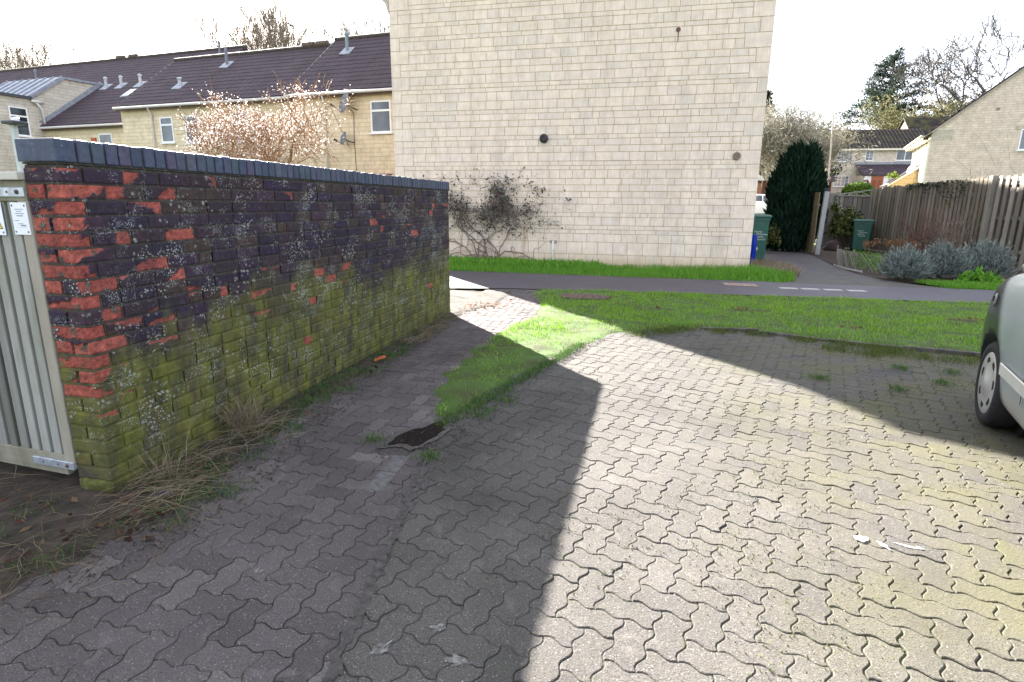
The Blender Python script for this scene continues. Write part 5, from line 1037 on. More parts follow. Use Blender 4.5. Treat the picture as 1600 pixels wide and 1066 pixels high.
# far house facing the viewer
fy = 49.94; fh = thing('detached_house', 'far pale stone house with dotted brown tiled roof, porch and brown front door', 'house', (18,fy,2.2))
mb = MB(); mb.prism([(14.3,fy,1.5),(14.3,fy,6.95),(14.3,fy+3.2,8.85),(14.3,fy+6.4,6.95),(14.3,fy+6.4,1.5)], (8.6,0,0)); mb.build('wall', M_FXZ, fh)
mb = MB(); pantiles(mb, (14.05,fy-.3,6.90), (23,fy-.3,6.90), (23,fy+3.2,9.0), (14.05,fy+3.2,9.0), .33, .30, .012, .1); mb.prism([(14.05,fy+3.22,8.98),(23,fy+3.22,8.98),(23,fy+6.7,6.9),(14.05,fy+6.7,6.9)], (0,0,-.08)); mb.build('roof', tile_mat('far_tile', (.022,.017,.018), .15), fh)
mb = MB(); mb.box(14.05,23,fy-.42,fy-.30,6.72,6.88); mb.build('gutter', M_CREAM, fh)
win(fh, (15.05,fy,5.72), (1,0,0), 1.35, 1.0, 'plain', curt=True); win(fh, (17.45,fy,5.80), (1,0,0), .72, .92, 'plain', bars=2); win(fh, (20.1,fy,5.8), (1,0,0), 1.5, .95, 'two', bars=0); win(fh, (14.95,fy,3.38), (1,0,0), 1.35, 1.02, 'two', bars=2)
mb = MB(); mb.box(16.9,22.9,fy-2.2,fy-.0,1.5,4.35); mb.build('porch', M_FXZ, fh); mb = MB(); pantiles(mb, (16.7,fy-2.45,4.38), (23,fy-2.45,4.38), (23,fy,5.45), (16.7,fy,5.45), .33, .3, .012, .08); mb.build('porch_roof', MATS.get('far_tile') or M_TILE, fh)
mb = MB(); mb.box(16.6,23,fy-.10,fy-.01,5.44,5.66); mb.build('porch_flashing', M_LEAD, fh)
mb = MB(); mb.box(16.95,17.2,fy-2.32,fy-2.2,1.5,4.3); mb.box(17.25,18.95,fy-2.26,fy-2.2,1.5,4.42); mb.build('door_surround', M_UPVC, fh)
mb = MB(); mb.box(17.55,18.55,fy-2.32,fy-2.265,2.1,4.28); dr = mb.build('door', simple('brown_door', (.33,.10,.045), .5, .15, 5, stretch=(8,8,1)), fh)
mb = MB(); mb.box(17.9,18.2,fy-2.335,fy-2.322,3.06,3.16); mb.build('letterbox', simple('brass', (.55,.42,.18), .35, .1, metal=.7), dr)
for x0 in (17.68,18.12):
    for z0 in (2.3,3.3): mb = MB(); mb.box(x0,x0+.30,fy-2.334,fy-2.321,z0,z0+.62); mb.build('panel', simple('door_panel', (.22,.065,.03), .5, .15), dr)
wr = thing('door_wreath', 'round reddish wreath hanging beside the brown front door', 'wreath', (17.0,fy-2.4,3.4)); mb = MB(); mb.tube([(17.1+.25*math.cos(t),fy-2.38,3.55+.33*math.sin(t)) for t in np.linspace(0,6.3,17)], .08, 6); mb.build('ring', simple('wreath', (.25,.10,.08), .9, .5, 30), wr)
tagd = MB(); tagd.lathe([(.01,-.05),(.2,-.03),(.32,.0),(.3,.01)], (14.35,fy-.6,7.7), (-.2,-1,.3), 16); tagd.build('satellite_dish', simple('dish_pale', (.40,.41,.43), .5, .15, 6), fh)
hb = thing('round_bush', 'bright green clipped bush in front of the far house, left of the brown door', 'bush', (16.4,fy-6,2.2)); V, F = bush_leaves((15.6,fy-5.5,2.75), (1.45,.9,.85), 3200, .16, rng, .6, .6, None, .15); raw('foliage', V, F, leaf('bright_leaf', (.04,.085,.012), (.09,.17,.025), .5, .3, (.15,.23,.04)), hb)
ho = thing('mossy_roof_house', 'house with dark mossy tiled roof showing behind the stone house', 'house', (27,53,2.2)); mb = MB(); mb.prism([(22.7,53.2,1.5),(22.7,53.2,7.9),(22.7,56.4,10.3),(22.7,59.6,7.9),(22.7,59.6,1.5)], (9,0,0)); mb.build('wall', brick_stone_mat('cream_stone', 'yz', (.58,.48,.30),(.62,.52,.34),(.5,.4,.26)), ho)
mb = MB(); pantiles(mb, (22.5,52.8,7.75), (32,52.8,7.75), (32,56.4,10.5), (22.5,56.4,10.5), .33, .32, .012, .1); mb.prism([(22.5,56.42,10.46),(32,56.42,10.46),(32,60,7.75),(22.5,60,7.75)], (0,0,-.08)); mb.build('roof', tile_mat('mossy_tile', (.026,.021,.021), .45), ho)
# outbuilding, pole and car seen past the corner of the gable
ob = thing('brick_outbuilding', 'small far brown building with pale flat roof edge past the gable corner', 'outbuilding', (7,45,2)); mb = MB(); mb.box(4.5,8.6,44.3,48,1.5,3.75); mb.build('wall', simple('brown_brick', (.13,.07,.05), .9, .4, 8), ob); mb = MB(); mb.box(4.3,8.8,44.0,48.2,3.752,4.15); mb.build('roof', simple('pale_fascia', (.70,.70,.72), .6, .05), ob); mb = MB(); mb.box(6.6,7.5,44.25,44.29,1.6,3.5); mb.build('door', simple('tan_door', (.30,.16,.10), .7, .2), ob)
rs = thing('red_shed', 'dark red shed with a small satellite dish left of the far house', 'shed', (12.5,47,2)); mb = MB(); mb.box(10.9,13.9,46.5,48.5,1.5,3.7); mb.build('wall', simple('shed_red', (.16,.04,.035), .8, .3, 9), rs); mb = MB(); mb.prism([(10.7,46.2,3.7),(10.7,48.8,3.7),(10.7,47.5,4.5)], (3.4,0,0)); mb.build('roof', M_TILE, rs); mb = MB(); mb.lathe([(.01,-.04),(.2,-.02),(.3,.0),(.28,.01)], (11.6,46.1,4.9), (0,-1,.3), 14); mb.build('satellite_dish', MATS['dish_pale'], rs)
tpole = thing('telegraph_pole', 'slim pale pole with small aerial rising left of the far house', 'pole', (9.1,29.4,1)); mb = MB(); mb.tube([(9.28,29.45,0),(8.9,29.36,7.5)], [.075,.045], 8); mb.build('pole', simple('pole_grey', (.42,.37,.33), .8, .2, 10), tpole); mb = MB(); mb.tube([(8.9,29.36,7.4),(9.0,29.3,7.95)], .015, 5); mb.bar((8.65,29.3,7.6),(9.25,29.3,7.7),.02,.02); mb.bar((8.75,29.3,7.85),(9.2,29.3,7.9),.02,.02); mb.build('aerial', simple('aerial_grey', (.3,.3,.3), .5, 0, metal=.5), tpole)

# ------------------------------------------------------------------ cars
def make_car(name, label, loc, rz, paint, detail=True):
    o = thing(name, label, 'car', loc, rz)
    st = [(2.04,.50,.34,.52,.66),(1.99,.66,.27,.58,.78),(1.86,.785,.22,.70,.95),(1.60,.826,.19,.78,1.05),(1.3,.838,.18,.81,1.11),(.95,.843,.18,.82,1.145),(.55,.846,.18,.83,1.165),(0,.848,.18,.84,1.15),(-.6,.848,.18,.84,1.16),(-1.2,.845,.18,.84,1.17),(-1.65,.83,.20,.83,1.16),(-1.9,.775,.26,.80,1.12),(-2.0,.66,.32,.74,1.04)]
    vs, fs = [], []
    for x,wd,zb,zm,zt in st:
        half = [(0,zb),(wd*.82,zb),(wd*.955,zb+.06),(wd*.985,zb+.17),(wd,zm-.14),(wd*.998,zm),(wd*.975,zt-.10),(wd*.93,zt-.045),(wd*.84,zt-.008),(wd*.45,zt+.022),(0,zt+.03)]
        vs += [(x,y,z) for y,z in half]+[(x,-y,z) for y,z in half[-2:0:-1]]
    k = 20
    for i in range(len(st)-1): fs += [(i*k+j, i*k+(j+1)%k, (i+1)*k+(j+1)%k, (i+1)*k+j) for j in range(k)]
    fs += [tuple(range(k)), tuple((len(st)-1)*k+j for j in range(k))[::-1]]
    bm = bmesh.new(); V_ = [bm.verts.new(p) for p in vs]; [bm.faces.new([V_[i] for i in f]) for f in fs]; bmesh.ops.recalc_face_normals(bm, faces=bm.faces)
    me = bpy.data.meshes.new('body'); bm.to_mesh(me); bm.free(); bo = bpy.data.objects.new('body', me); link(bo); sub = bo.modifiers.new('s','SUBSURF'); sub.levels = 2; sub.render_levels = 2
    cut = MB()
    for ax in (1.28,-1.25):
        for sy in (-1,1): cut.lathe([(.365,0),(.365,.6)], (ax,sy*.60 if sy>0 else -1.2,.30), (0,1,0), 40)
    co = cut.build('cut', paint); bo2 = bo.modifiers.new('b','BOOLEAN'); bo2.operation = 'DIFFERENCE'; bo2.object = co; bo2.solver = 'EXACT'
    dg = bpy.context.evaluated_depsgraph_get(); dg.update(); nm = bpy.data.meshes.new_from_object(bo.evaluated_get(dg)); bpy.data.objects.remove(bo); bpy.data.objects.remove(co)
    nm.materials.clear(); body = finish(nm, 'body', paint, o, True, 0, True, False); 
    em = nm.attributes
    body.modifiers.new('ws','WEIGHTED_NORMAL') if False else None
    # greenhouse
    gl = [(.98,.74,.90,.60,.93),(.30,.70,1.38,.0,0)]
    prof = [(.86,.72,1.08),(.46,.70,1.26),(.10,.655,1.46),(-.2,.63,1.53),(-.75,.625,1.55),(-1.3,.62,1.50),(-1.65,.65,1.30),(-1.88,.69,1.12)]
    vs = []
    for x,yw,zt in prof: vs += [(x,.745,1.06),(x,yw,zt-.04),(x,yw*.86,zt),(x,0,zt+.025),(x,-yw*.86,zt),(x,-yw,zt-.04),(x,-.745,1.06)]
    fs = [(i*7+j,i*7+j+1,(i+1)*7+j+1,(i+1)*7+j) for i in range(len(prof)-1) for j in range(6)]+[(0,1,2,3,4,5,6),tuple(49+j for j in range(7))]; mb = MB(); mb.add(vs, fs); mb.build('windows', M_GLASS, o, local=True, smooth=True)
    mb = MB(); vs = []
    for x,yw,zt in prof[2:6]: vs += [(x,yw+.012,zt-.045),(x,yw*.86,zt+.012),(x,0,zt+.04),(x,-yw*.86,zt+.012),(x,-yw-.012,zt-.045)]
    mb.add(vs, [(i*5+j,i*5+j+1,(i+1)*5+j+1,(i+1)*5+j) for i in range(3) for j in range(4)])
    for sy in (-1,1):
        mb.bar((.84,sy*.755,1.10),(.10,sy*.668,1.44),.05,.05); mb.bar((-.45,sy*.765,1.12),(-.48,sy*.64,1.52),.07,.03); mb.bar((-1.3,sy*.63,1.47),(-1.86,sy*.72,1.13),.09,.05)
    mb.build('roof', paint, o, local=True, smooth=False)
    M_T = simple('tyre_rubber', (.018,.018,.020), .85, .2, 30); M_HUB = simple('hubcap', (.42,.42,.41), .38, .12, 9, metal=.35, spec=.5); M_DK = simple('wheel_dark', (.012,.012,.012), .8, .1)
    for ax in (1.28,-1.25):
        for sy in (-1,1):
            mb = MB(); mb.lathe([(.20,-.10),(.275,-.095),(.298,-.06),(.300,0),(.298,.06),(.278,.085),(.235,.088),(.205,.07)], (ax,sy*.735,.30), (0,sy,0), 40); wl = mb.build('wheel', M_T, o, local=True, smooth=True)
            mb = MB(); mb.lathe([(.222,.045),(.222,.075),(.212,.083),(.16,.080),(.06,.092),(.05,.100),(.001,.102)], (ax,sy*.735,.30), (0,sy,0), 40); hc = mb.build('hubcap', M_HUB, wl, local=False, smooth=True) if False else None
            hc = mb.build('hubcap', M_HUB, o, local=True, smooth=True); hc.parent = wl
            mb = MB()
            for q in range(7):
                t = q*2*math.pi/7+.3; cx, cz = ax+.165*math.cos(t), .30+.165*math.sin(t); yy = sy*(.735+.0835); tx, tz = -math.sin(t), math.cos(t); rx_, rz_ = math.cos(t), math.sin(t)
                mb.prism([(cx-tx*.034-rx_*.018,yy,cz-tz*.034-rz_*.018),(cx+tx*.034-rx_*.018,yy,cz+tz*.034-rz_*.018),(cx+tx*.022+rx_*.016,yy,cz+tz*.022+rz_*.016),(cx-tx*.022+rx_*.016,yy,cz-tz*.022+rz_*.016)], (0,-sy*.010,0))
            vq = mb.build('vent_slots', M_DK, o, local=True); vq.parent = wl
            mb = MB(); mb.lathe([(.36,-.02),(.36,.18),(.001,.18)], (ax,sy*.62,.30), (0,-sy,0), 28); mb.build('wheel_arch', M_DK, o, local=True)
    if detail:
        M_STRIP = simple('rubbing_strip', (.024,.027,.028), .5, .15, 8); M_CLR = simple('clear_lens', (.14,.145,.15), .15, .2, 30, spec=.8); M_ARCH = paint
        for sy in (-1,1):
            mb = MB(); mb.prism([(.88,sy*.843,.46),(-.85,sy*.846,.46),(-.85,sy*.846,.535),(.90,sy*.843,.535)], (0,sy*.014,0)); mb.build('rubbing_strip', M_STRIP, o, local=True, bevel=.004)
            mb = MB(); mb.lathe([(.036,0),(.036,.006),(.028,.012),(.001,.014)], (1.42,sy*.829,.87), (0,sy,.12), 18); mb.v = [(1.42+(x-1.42)*.8, y, .87+(z-.87)*1.3) for x,y,z in mb.v]; ind = mb.build('indicator', M_CLR, o, local=True, smooth=True)
            mb = MB(); mb.box(1.405,1.425,min(sy*.835,sy*.847),max(sy*.835,sy*.847),.86,.895); q = mb.build('bulb', M_DK, o, local=True); q.parent = ind
            mb = MB(); mb.tube([(.42,sy*.843,.40),(.425,sy*.846,.55),(.425,sy*.8445,.86),(.42,sy*.812,1.09)], .003, 4); mb.tube([(-.5,sy*.843,.40),(-.5,sy*.848,.6),(-.5,sy*.815,1.09)], .003, 4); mb.build('door_seam', M_DK, o, local=True)
            mb = MB(); mb.box(-.30,-.12,sy*.853-.012,sy*.853+.012,.90,.93); mb.build('door_handle', paint, o, local=True, bevel=.005)
            mb = MB(); mb.ball((.22,sy*.90,1.2),(.07,.11,.07)); mb.build('mirror', paint, o, local=True, smooth=True)
            mb = MB(); mb.ball((1.92,sy*.52,.70),(.07,.19,.09)); mb.build('headlight', M_CLR, o, local=True, smooth=True); mb = MB(); mb.ball((-1.95,sy*.60,.78),(.05,.11,.13)); mb.build('tail_light', simple('red_lens', (.35,.015,.012), .2, .1, spec=.7), o, local=True, smooth=True)
    return o
b = NB('car_paint'); v = b.coord(); c = b.ramp(b.noise(v, 3, 6), [(.3,(.026,.034,.040)),(.7,(.034,.043,.050))]); dz = b.sep(v)[2]
dirt = b.math('MULTIPLY', b.ramp(b.math('ADD', dz, b.math('MULTIPLY', b.noise(v, 9, 5), .2)), [(.25,.75),(.55,0)]), b.ramp(b.noise(v, 22, 5, .7), [(.3,.5),(.6,1)])); c = b.mix(dirt, c, (.085,.075,.06))
b.b.inputs['Metallic'].default_value = .5; b.b.inputs['Coat Weight'].default_value = .35; b.b.inputs['Coat Roughness'].default_value = .12; M_PAINT = b.done(c, .38)
make_car('parked_car', 'silver green hatchback parked at the right edge, front wheel and wing in view', (.53,-11.22,0), R(75), M_PAINT)
make_car('parked_car', 'white car parked far away between the gable corner and the conifer', (5.0,27.2,.65), R(8), simple('white_paint', (.78,.79,.80), .3, .03, spec=.6), False)

# ------------------------------------------------------------------ trees
def tree_wood(mb, rg, p, d, L, r0, depth, up=.12, wob=.16, split=(2,4), tips=None, mids=None, shrink=.68, n=6, ang=.75, rmin=.004):
    pts = [Vector(p)]; d = Vector(d).normalized()
    for i in range(n):
        d = (d+Vector((rg.normal(0,wob),rg.normal(0,wob),rg.normal(0,wob)+up*.3))).normalized(); pts.append(pts[-1]+d*(L/n))
    r1 = max(r0*.55, rmin); mb.tube(pts, [r0+(r1-r0)*i/n for i in range(n+1)], 8 if depth > 3 else (5 if depth > 1 else 3), False)
    if mids is not None: mids += pts[2:]
    if depth == 0:
        if tips is not None: tips.append(pts[-1])
        return
    for k in range(int(rg.integers(split[0],split[1]+1))):
        j = n if k < 1 else int(rg.integers(max(1,n//2),n+1)); ax = Vector(rg.normal(0,1,3)).cross(d).normalized(); dd = (Matrix.Rotation(ang*(.45+.8*rg.random()),3,ax) @ d)+Vector((0,0,up)); tree_wood(mb, rg, pts[j], dd, L*shrink*(.75+.5*rg.random()), max(r1*(.62 if k else .85),rmin), depth-1, up, wob, split, tips, mids, shrink, n, ang, rmin)
M_BARK = simple('bark_grey', (.20,.17,.145), .95, .4, 10, bump=.5); M_BARK2 = simple('bark_dark', (.12,.105,.095), .95, .4, 10)
def bare_tree(name, label, c, h, seed, r0=.16, depth=6, trunk=.3, mat=None, group=None, up=.12, ang=.75, split=(2,4), rmin=.012, shrink=.70, wob=.15):
    rg = np.random.default_rng(seed); o = thing(name, label, 'tree', c, 0, group); mb = MB(); c = Vector(c); lean = Vector((rg.normal(0,.05),rg.normal(0,.05),1)); t = MB(); top = c+lean*h*trunk
    t.tube([c-Vector((0,0,.3)), c+lean*h*trunk*.5, top], [r0*1.3,r0*1.08,r0], 10); t.build('trunk', mat or M_BARK, o, smooth=True)
    for k in range(int(rg.integers(3,6))):
        a = k*2*math.pi/4+rg.normal(0,.4); tree_wood(mb, rg, top-lean*h*trunk*.25*rg.random(), (math.cos(a)*ang,math.sin(a)*ang,.9), h*(1-trunk)*.36, r0*.62, depth-1, up, wob, split, None, None, shrink, 6, ang, rmin)
    mb.build('crown', mat or M_BARK, o, recalc=False); return o
BT = 'bare trees beyond the houses'
bare_tree('bare_tree', 'large bare spreading tree behind the stone house at right', (34.6,71.5,2.2), 23.5, 8, .6, 6, .46, M_BARK2, BT, .06, .85, (3,4), .034, .76, .17)
bare_tree('bare_tree', 'bare treetops behind the far left roof, at the left edge', (-62,34,1.5), 16.2, 82, .24, 6, .4, M_BARK, BT, .15, .6, (3,4), .013, .70, .09)
bare_tree('bare_tree', 'dense bare tree showing above the tallest terrace ridge', (-36,30.5,1.2), 16.5, 83, .24, 6, .36, M_BARK, BT, .16, .55, (3,4), .013, .70, .09)
bare_tree('bare_tree', 'thinner bare tree right of the dense one above the terrace ridge', (-32,31,1.2), 15.6, 84, .18, 6, .42, M_BARK, BT, .2, .5, (3,4), .013, .70, .09)
bare_tree('bare_tree', 'bare treetop just over the roof beside the stone gable', (-23.4,28,1.0), 14.8, 85, .2, 6, .42, M_BARK, BT, .14, .6, (3,4), .013, .70, .09)
# cedar with layered boughs
cd = thing('cedar_tree', 'tall dark green cedar with layered drooping boughs behind the far house', 'tree', (28.4,80,2.2)); rg = np.random.default_rng(91); t = MB(); t.tube([(28.4,80,1.8),(28.5,80,12),(28.7,80,21.6)], [.5,.3,.05], 8); t.build('trunk', M_BARK2, cd); mb = MB(); LP, LD = [], []
for i in range(84):
    zz = 5.5+16.2*(i/84)**.9; a = rg.random()*6.28; ln = (1-(zz-3)/19.5)*11.5*(.65+.5*rg.random())+.4; rise = .30+.3*(zz/20); pts = [Vector((28.5+math.cos(a)*ln*s_, 80+math.sin(a)*ln*s_, zz+ln*rise*s_-ln*.34*s_*s_)) for s_ in np.linspace(0,1,6)]; mb.tube(pts, [.10,.08,.06,.045,.03,.015], 5, False)
    for s_ in rg.random(int(10+ln*15))**.7:
        j = min(4,int(s_*5)); f = s_*5-j; q = pts[j].lerp(pts[j+1],f); side = rg.normal(0,.16)*ln*.8*(1-.4*s_); LP.append((q.x-math.sin(a)*side, q.y+math.cos(a)*side, q.z-abs(side)*.3+rg.normal(0,.12))); LD.append((math.cos(a),math.sin(a),.25))
mb.build('boughs', M_BARK2, cd, recalc=False); LP = np.repeat(np.array(LP),3,0); LD = np.repeat(np.array(LD),3,0); n = len(LP); d = LD+rg.normal(0,.6,(n,3)); d /= np.linalg.norm(d,axis=1)[:,None]; LP = LP+rg.normal(0,.18,(n,3)); s_ = np.cross(d, np.array([0,0,1.])+rg.normal(0,.3,(n,3))); s_ /= np.linalg.norm(s_,axis=1)[:,None]; L = (.3+.35*rg.random(n))[:,None]
V = np.stack([LP, LP+d*L*.5+s_*.085, LP+d*L, LP+d*L*.5-s_*.085],1).reshape(-1,3); k = np.arange(n)[:,None]*4; raw('foliage', V, np.concatenate([k+[0,1,2], k+[0,2,3]],1).reshape(-1,3), leaf('cedar_needles', (.03,.048,.04), (.055,.08,.062), .7, .2, (.085,.11,.08)), cd)
# olive-coloured leafy trees, grey willow scrub, dark conifers behind the gable
def leafy(name, label, c, h, rad, seed, lf, n, size, mat=None, depth=5, r0=.22, group=None, trunk=.3, up=.1, rmin=.015, split=(2,4), asp=.7):
    rg = np.random.default_rng(seed); o = thing(name, label, 'tree', c, 0, group); t = MB(); c = Vector(c); top = c+Vector((0,0,h*trunk)); t.tube([c-Vector((0,0,.3)),top], [r0*1.3,r0], 8); t.build('trunk', mat or M_BARK, o); mb = MB(); mids = []
    for k in range(6): a = k*1.05+rg.normal(0,.3); tree_wood(mb, rg, top-Vector((0,0,h*trunk*.3*rg.random())), (math.cos(a)*rad,math.sin(a)*rad,.8), h*(1-trunk)*.36, r0*.55, depth-1, up, .17, split, None, mids, .70, 5, .8, rmin)
    mb.build('branches', mat or M_BARK, o, recalc=False); M = np.array([tuple(q) for q in mids]); P = M[rg.integers(0,len(M),n)]+rg.normal(0,size*1.5,(n,3)); V, F = leaf_quads(P, size, rg, asp); raw('crown', V, F, lf, o); return o
M_OLIVE = leaf('olive_leaf', (.10,.098,.045), (.15,.145,.07), .7, .3, (.20,.19,.10)); M_GREYT = leaf('grey_bud', (.15,.14,.11), (.24,.225,.18), .8, .25, (.33,.31,.26)); M_DCON = leaf('dark_conifer', (.008,.016,.010), (.02,.034,.018), .7, .1, (.035,.05,.03))
leafy('olive_tree', 'wispy olive coloured tree in front of the cedar', (29.8,70,2.2), 14.0, .75, 92, M_OLIVE, 14000, .24, depth=5, group=None)
leafy('olive_tree', 'brownish thin tree between the cedar and the large bare tree', (33.0,80,2.2), 14.5, .7, 93, M_OLIVE, 5200, .2, depth=5)
M_PALE = simple('pale_stem', (.26,.24,.20), .9, .3, 12)
for (x,y,h,sd,lab) in ((6.6,34,7.0,94,'dense pale grey leafless thicket tree just past the gable corner'),(8.3,36.5,6.7,95,'pale grey leafless tree between the thicket and the telegraph pole')):
    leafy('thicket_tree', lab, (x,y,1.9), h, .6, sd, M_GREYT, 9000, .42, M_PALE, 5, .13, 'pale thicket trees past the gable', .14, .28, .02, (3,4), .13)
leafy('thicket_tree', 'olive grey thinner tree right behind the telegraph pole', (11.3,42,2.2), 7.6, .7, 96, M_OLIVE, 2200, .16, M_BARK, 5, .13, 'pale thicket trees past the gable', .3, .1)
pk = thing('blossom_bush', 'small pink blossoming tree low behind the dark conifer', 'tree', (11.9,43,2.2)); V, F = bush_leaves((11.9,43,5.0), (.9,.7,1.2), 1200, .14, rng, .7, .2); raw('crown', V, F, leaf('pink_petal', (.45,.28,.27), (.62,.42,.40), .7, .3), pk); mb = MB(); mb.tube([(11.9,43,1.9),(11.9,43,4.6)], [.09,.05], 6); mb.build('trunk', M_BARK, pk)
def spruce(label, c, h, r, seed, n=3500):
    rg = np.random.default_rng(seed); o = thing('dark_conifer', label, 'conifer', c); z = rg.random(n)**.8; a = rg.random(n)*6.28; rr = r*(1-z*.93)*(.3+.7*rg.random(n)**.5)*(.8+.35*np.sin(z*46)); P = np.array(c)+np.stack([rr*np.cos(a), rr*np.sin(a), .8+z*(h-.8)],1); d = np.stack([np.cos(a),np.sin(a),np.full(n,-.15)],1)
    V, F = leaf_quads(P, .55, rg, .45, None); raw('foliage', V, F, M_DCON, o); mb = MB(); mb.tube([c,(c[0],c[1],c[2]+h*.9)], [.2,.03], 8); mb.build('trunk', M_BARK2, o)
spruce('dark pointed conifer top just past the stone gable corner', (7.9,50,2.2), 10.0, 2.6, 97)
for k,(x,y,h,lab) in enumerate(((19.5,74,10.5,'rounded dark evergreen behind the left end of the far house roof'),(15.8,62,9.0,'dark evergreen behind the telegraph pole'))):
    leafy('evergreen_tree', lab, (x,y,2.2), h, .7, 100+k, M_DCON, 5000, .32, M_BARK2, 4, .2, None, .25)
leafy('evergreen_tree', 'dark green hedge tree low behind the thicket', (12.8,50,2.2), 6.4, .7, 103, leaf('hedge_leaf', (.015,.03,.012), (.04,.065,.025), .6, .2), 3200, .22, M_BARK2, 4, .15, None, .2)
# two blossom trees beyond the wall
for (x,y,h,sd,sx,lab) in ((-13.5,2.05,4.85,111,1.0,'cherry tree in pale pink blossom with forked orange brown stems, nearest to the stone gable'),(-15.9,2.9,4.9,112,1.15,'cherry tree in white blossom left of the other, in front of the terrace windows')):
    rg = np.random.default_rng(sd); o = thing('blossom_tree', lab, 'tree', (x,y,0), 0, 'blossom trees behind the wall'); t = MB(); t.tube([(x,y,-.1),(x,y,1.3),(x+.05,y,2.5)], [.13,.10,.10], 10); t.build('trunk', M_BARK2, o, smooth=True); mb = MB(); mids = []
    for k in range(8): a = k*.785+rg.normal(0,.3); tree_wood(mb, rg, (x+.04,y,2.45-.6*rg.random()), (math.cos(a)*.75*sx,math.sin(a)*.75,.85), 1.05, .05, 4, .05, .18, (3,4), None, mids, .72, 5, .8, .007)
    mb.build('branches', simple('cherry_bark', (.30,.18,.10), .85, .45, 14), o, recalc=False); M = np.array([tuple(q) for q in mids]); M = M[M[:,2] > 1.7]; M[:,2] = np.minimum(M[:,2], 4.6+.25*rg.random(len(M)))
    n = 5000; P = M[rg.integers(0,len(M),n)]+rg.normal(0,.07,(n,3)); V, F = leaf_quads(P, .038, rg, .9); raw('blossom', V, F, leaf('blossom_petal', (.48,.41,.40), (.65,.60,.59), .7, .4, (.78,.76,.75)), o)

# ------------------------------------------------------------------ small things on the ground
# drain grating, pale slabs, bare earth patch, puddle, paint splashes
dg_ = thing('drain_grating', 'pale rusty drain grating let into the dark tarmac path', 'grating', (-.5,-2.62,.005)); mb = MB()
def skew(x, y): return (-.83+.60*x-.02*y+.0, -2.72-.02*x+.30*y)
for i in range(15): a = i/15; mb.prism([(*skew(a,0),.0155),(*skew(a+.038,0),.0155),(*skew(a+.038,1),.0155),(*skew(a,1),.0155)], (0,0,.010))
mb.prism([(*skew(-.02,-.06),.0152),(*skew(1,-.06),.0152),(*skew(1,.03),.0152),(*skew(-.02,.03),.0152)], (0,0,.011)); mb.prism([(*skew(-.02,.97),.0152),(*skew(1,.97),.0152),(*skew(1,1.06),.0152),(*skew(-.02,1.06),.0152)], (0,0,.011)); mb.build('bars', simple('grating_iron', (.33,.24,.21), .7, .35, 30), dg_)
for k,(x,lab) in enumerate(((.13,'leftmost of the four pale slabs in the tarmac path'),(.50,'second pale slab from the drain grating in the tarmac path'),(.88,'third pale slab from the drain grating in the tarmac path'),(1.27,'rightmost of the four pale slabs in the tarmac path'))):
    mb = MB(); mb.prism([(x,-2.92,.0135),(x+.29,-2.90,.0135),(x+.26,-2.76,.0135),(x-.03,-2.78,.0135)], (0,0,.012)); o = mb.build('paving_slab', simple('pale_slab', (.40,.37,.35), .8, .15, 12, bump=.3)); tag(o, lab, 'slab', 'pale slabs set in the tarmac path')
pz = scatter([(-3.70,-5.25),(-2.9,-5.2),(-2.85,-4.75),(-3.6,-4.7)], 1500, 120); pz = pz[((pz[:,0]+3.28)/.42)**2+((pz[:,1]+4.98)/.28)**2 < 1]; mb = MB()
for x,y in pz: r_g = .006+.012*rng.random(); mb.ball((x,y,.03+.01*rng.random()), (r_g,r_g*.8,r_g*.6), 5, 3)
tag(mb.build('gravel_patch', simple('earth_gravel', (.15,.105,.085), .9, .5, 20, island=.7), recalc=False), kind='stuff')
for k,(bx,by,rx,ry) in enumerate(BARE[1:]):
    nl_ = (30,14,22,9)[k]; q = rng.normal(0,1,(nl_,2))*(.55,.3,.7,.35)[k]; P = np.column_stack([bx+q[:,0]*rx, by+q[:,1]*ry, np.full(nl_,.045)]); V, F = leaf_quads(P, .045, rng, .7); tag(raw('fallen_leaves', V, F, leaf('fallen_leaf', (.10,.045,.03), (.19,.09,.055), .7, .2, (.26,.15,.09))), kind='stuff')
ang = np.linspace(0,2*math.pi,36,endpoint=False); pr_ = 1+.16*np.sin(ang*3+1)+.1*np.sin(ang*5)+.06*np.sin(ang*9+2)
ca_, sa_ = math.cos(R(68)), math.sin(R(68)); pp = [(-3.70+(.23*math.cos(t)*k)*ca_-(.105*math.sin(t)*k)*sa_, -10.98+(.23*math.cos(t)*k)*sa_+(.105*math.sin(t)*k)*ca_) for t,k in zip(ang,pr_)]
mud = [(-3.70+(x+3.70)*1.35, -10.98+(y+10.98)*1.3) for x,y in pp]; sheet('mud', rough_edge(mud, .03, .014, 9), .0075, simple('wet_mud', (.050,.043,.040), .6, .5, 22, bump=.8, spec=.4))
b = NB('puddle_water'); b.b.inputs['Specular IOR Level'].default_value = .6; sheet('puddle', pp, .0095, b.done((.012,.010,.008), .06))
lfp = thing('floating_leaf', 'curled pale dead leaf in the dark puddle', 'leaf', (-3.70,-11.0,.017)); V, F = leaf_quads([(-3.70,-11.0,.02)], .12, rng, .4, (.3,.9,0,.8)); V[:,2] = .011+.006*rng.random(len(V)); raw('blade', V, F, leaf('pale_leaf', (.10,.09,.08), (.14,.12,.11), .6, .1), lfp)
def worn(name, col, lo, hi, sc_, amax):
    b = NB(name); v = b.coord(); b.done(b.ramp(b.noise(v, 60, 4), [(.3,tuple(x*.75 for x in col)),(.7,col)]), .85); b.l(b.ramp(b.noise(v, sc_, 5, .7), [(lo,0),(hi,amax)]), b.b.inputs['Alpha']); return b.m
M_WP = worn('white_paint_spill', (.55,.54,.53), .34, .46, 45, .95)
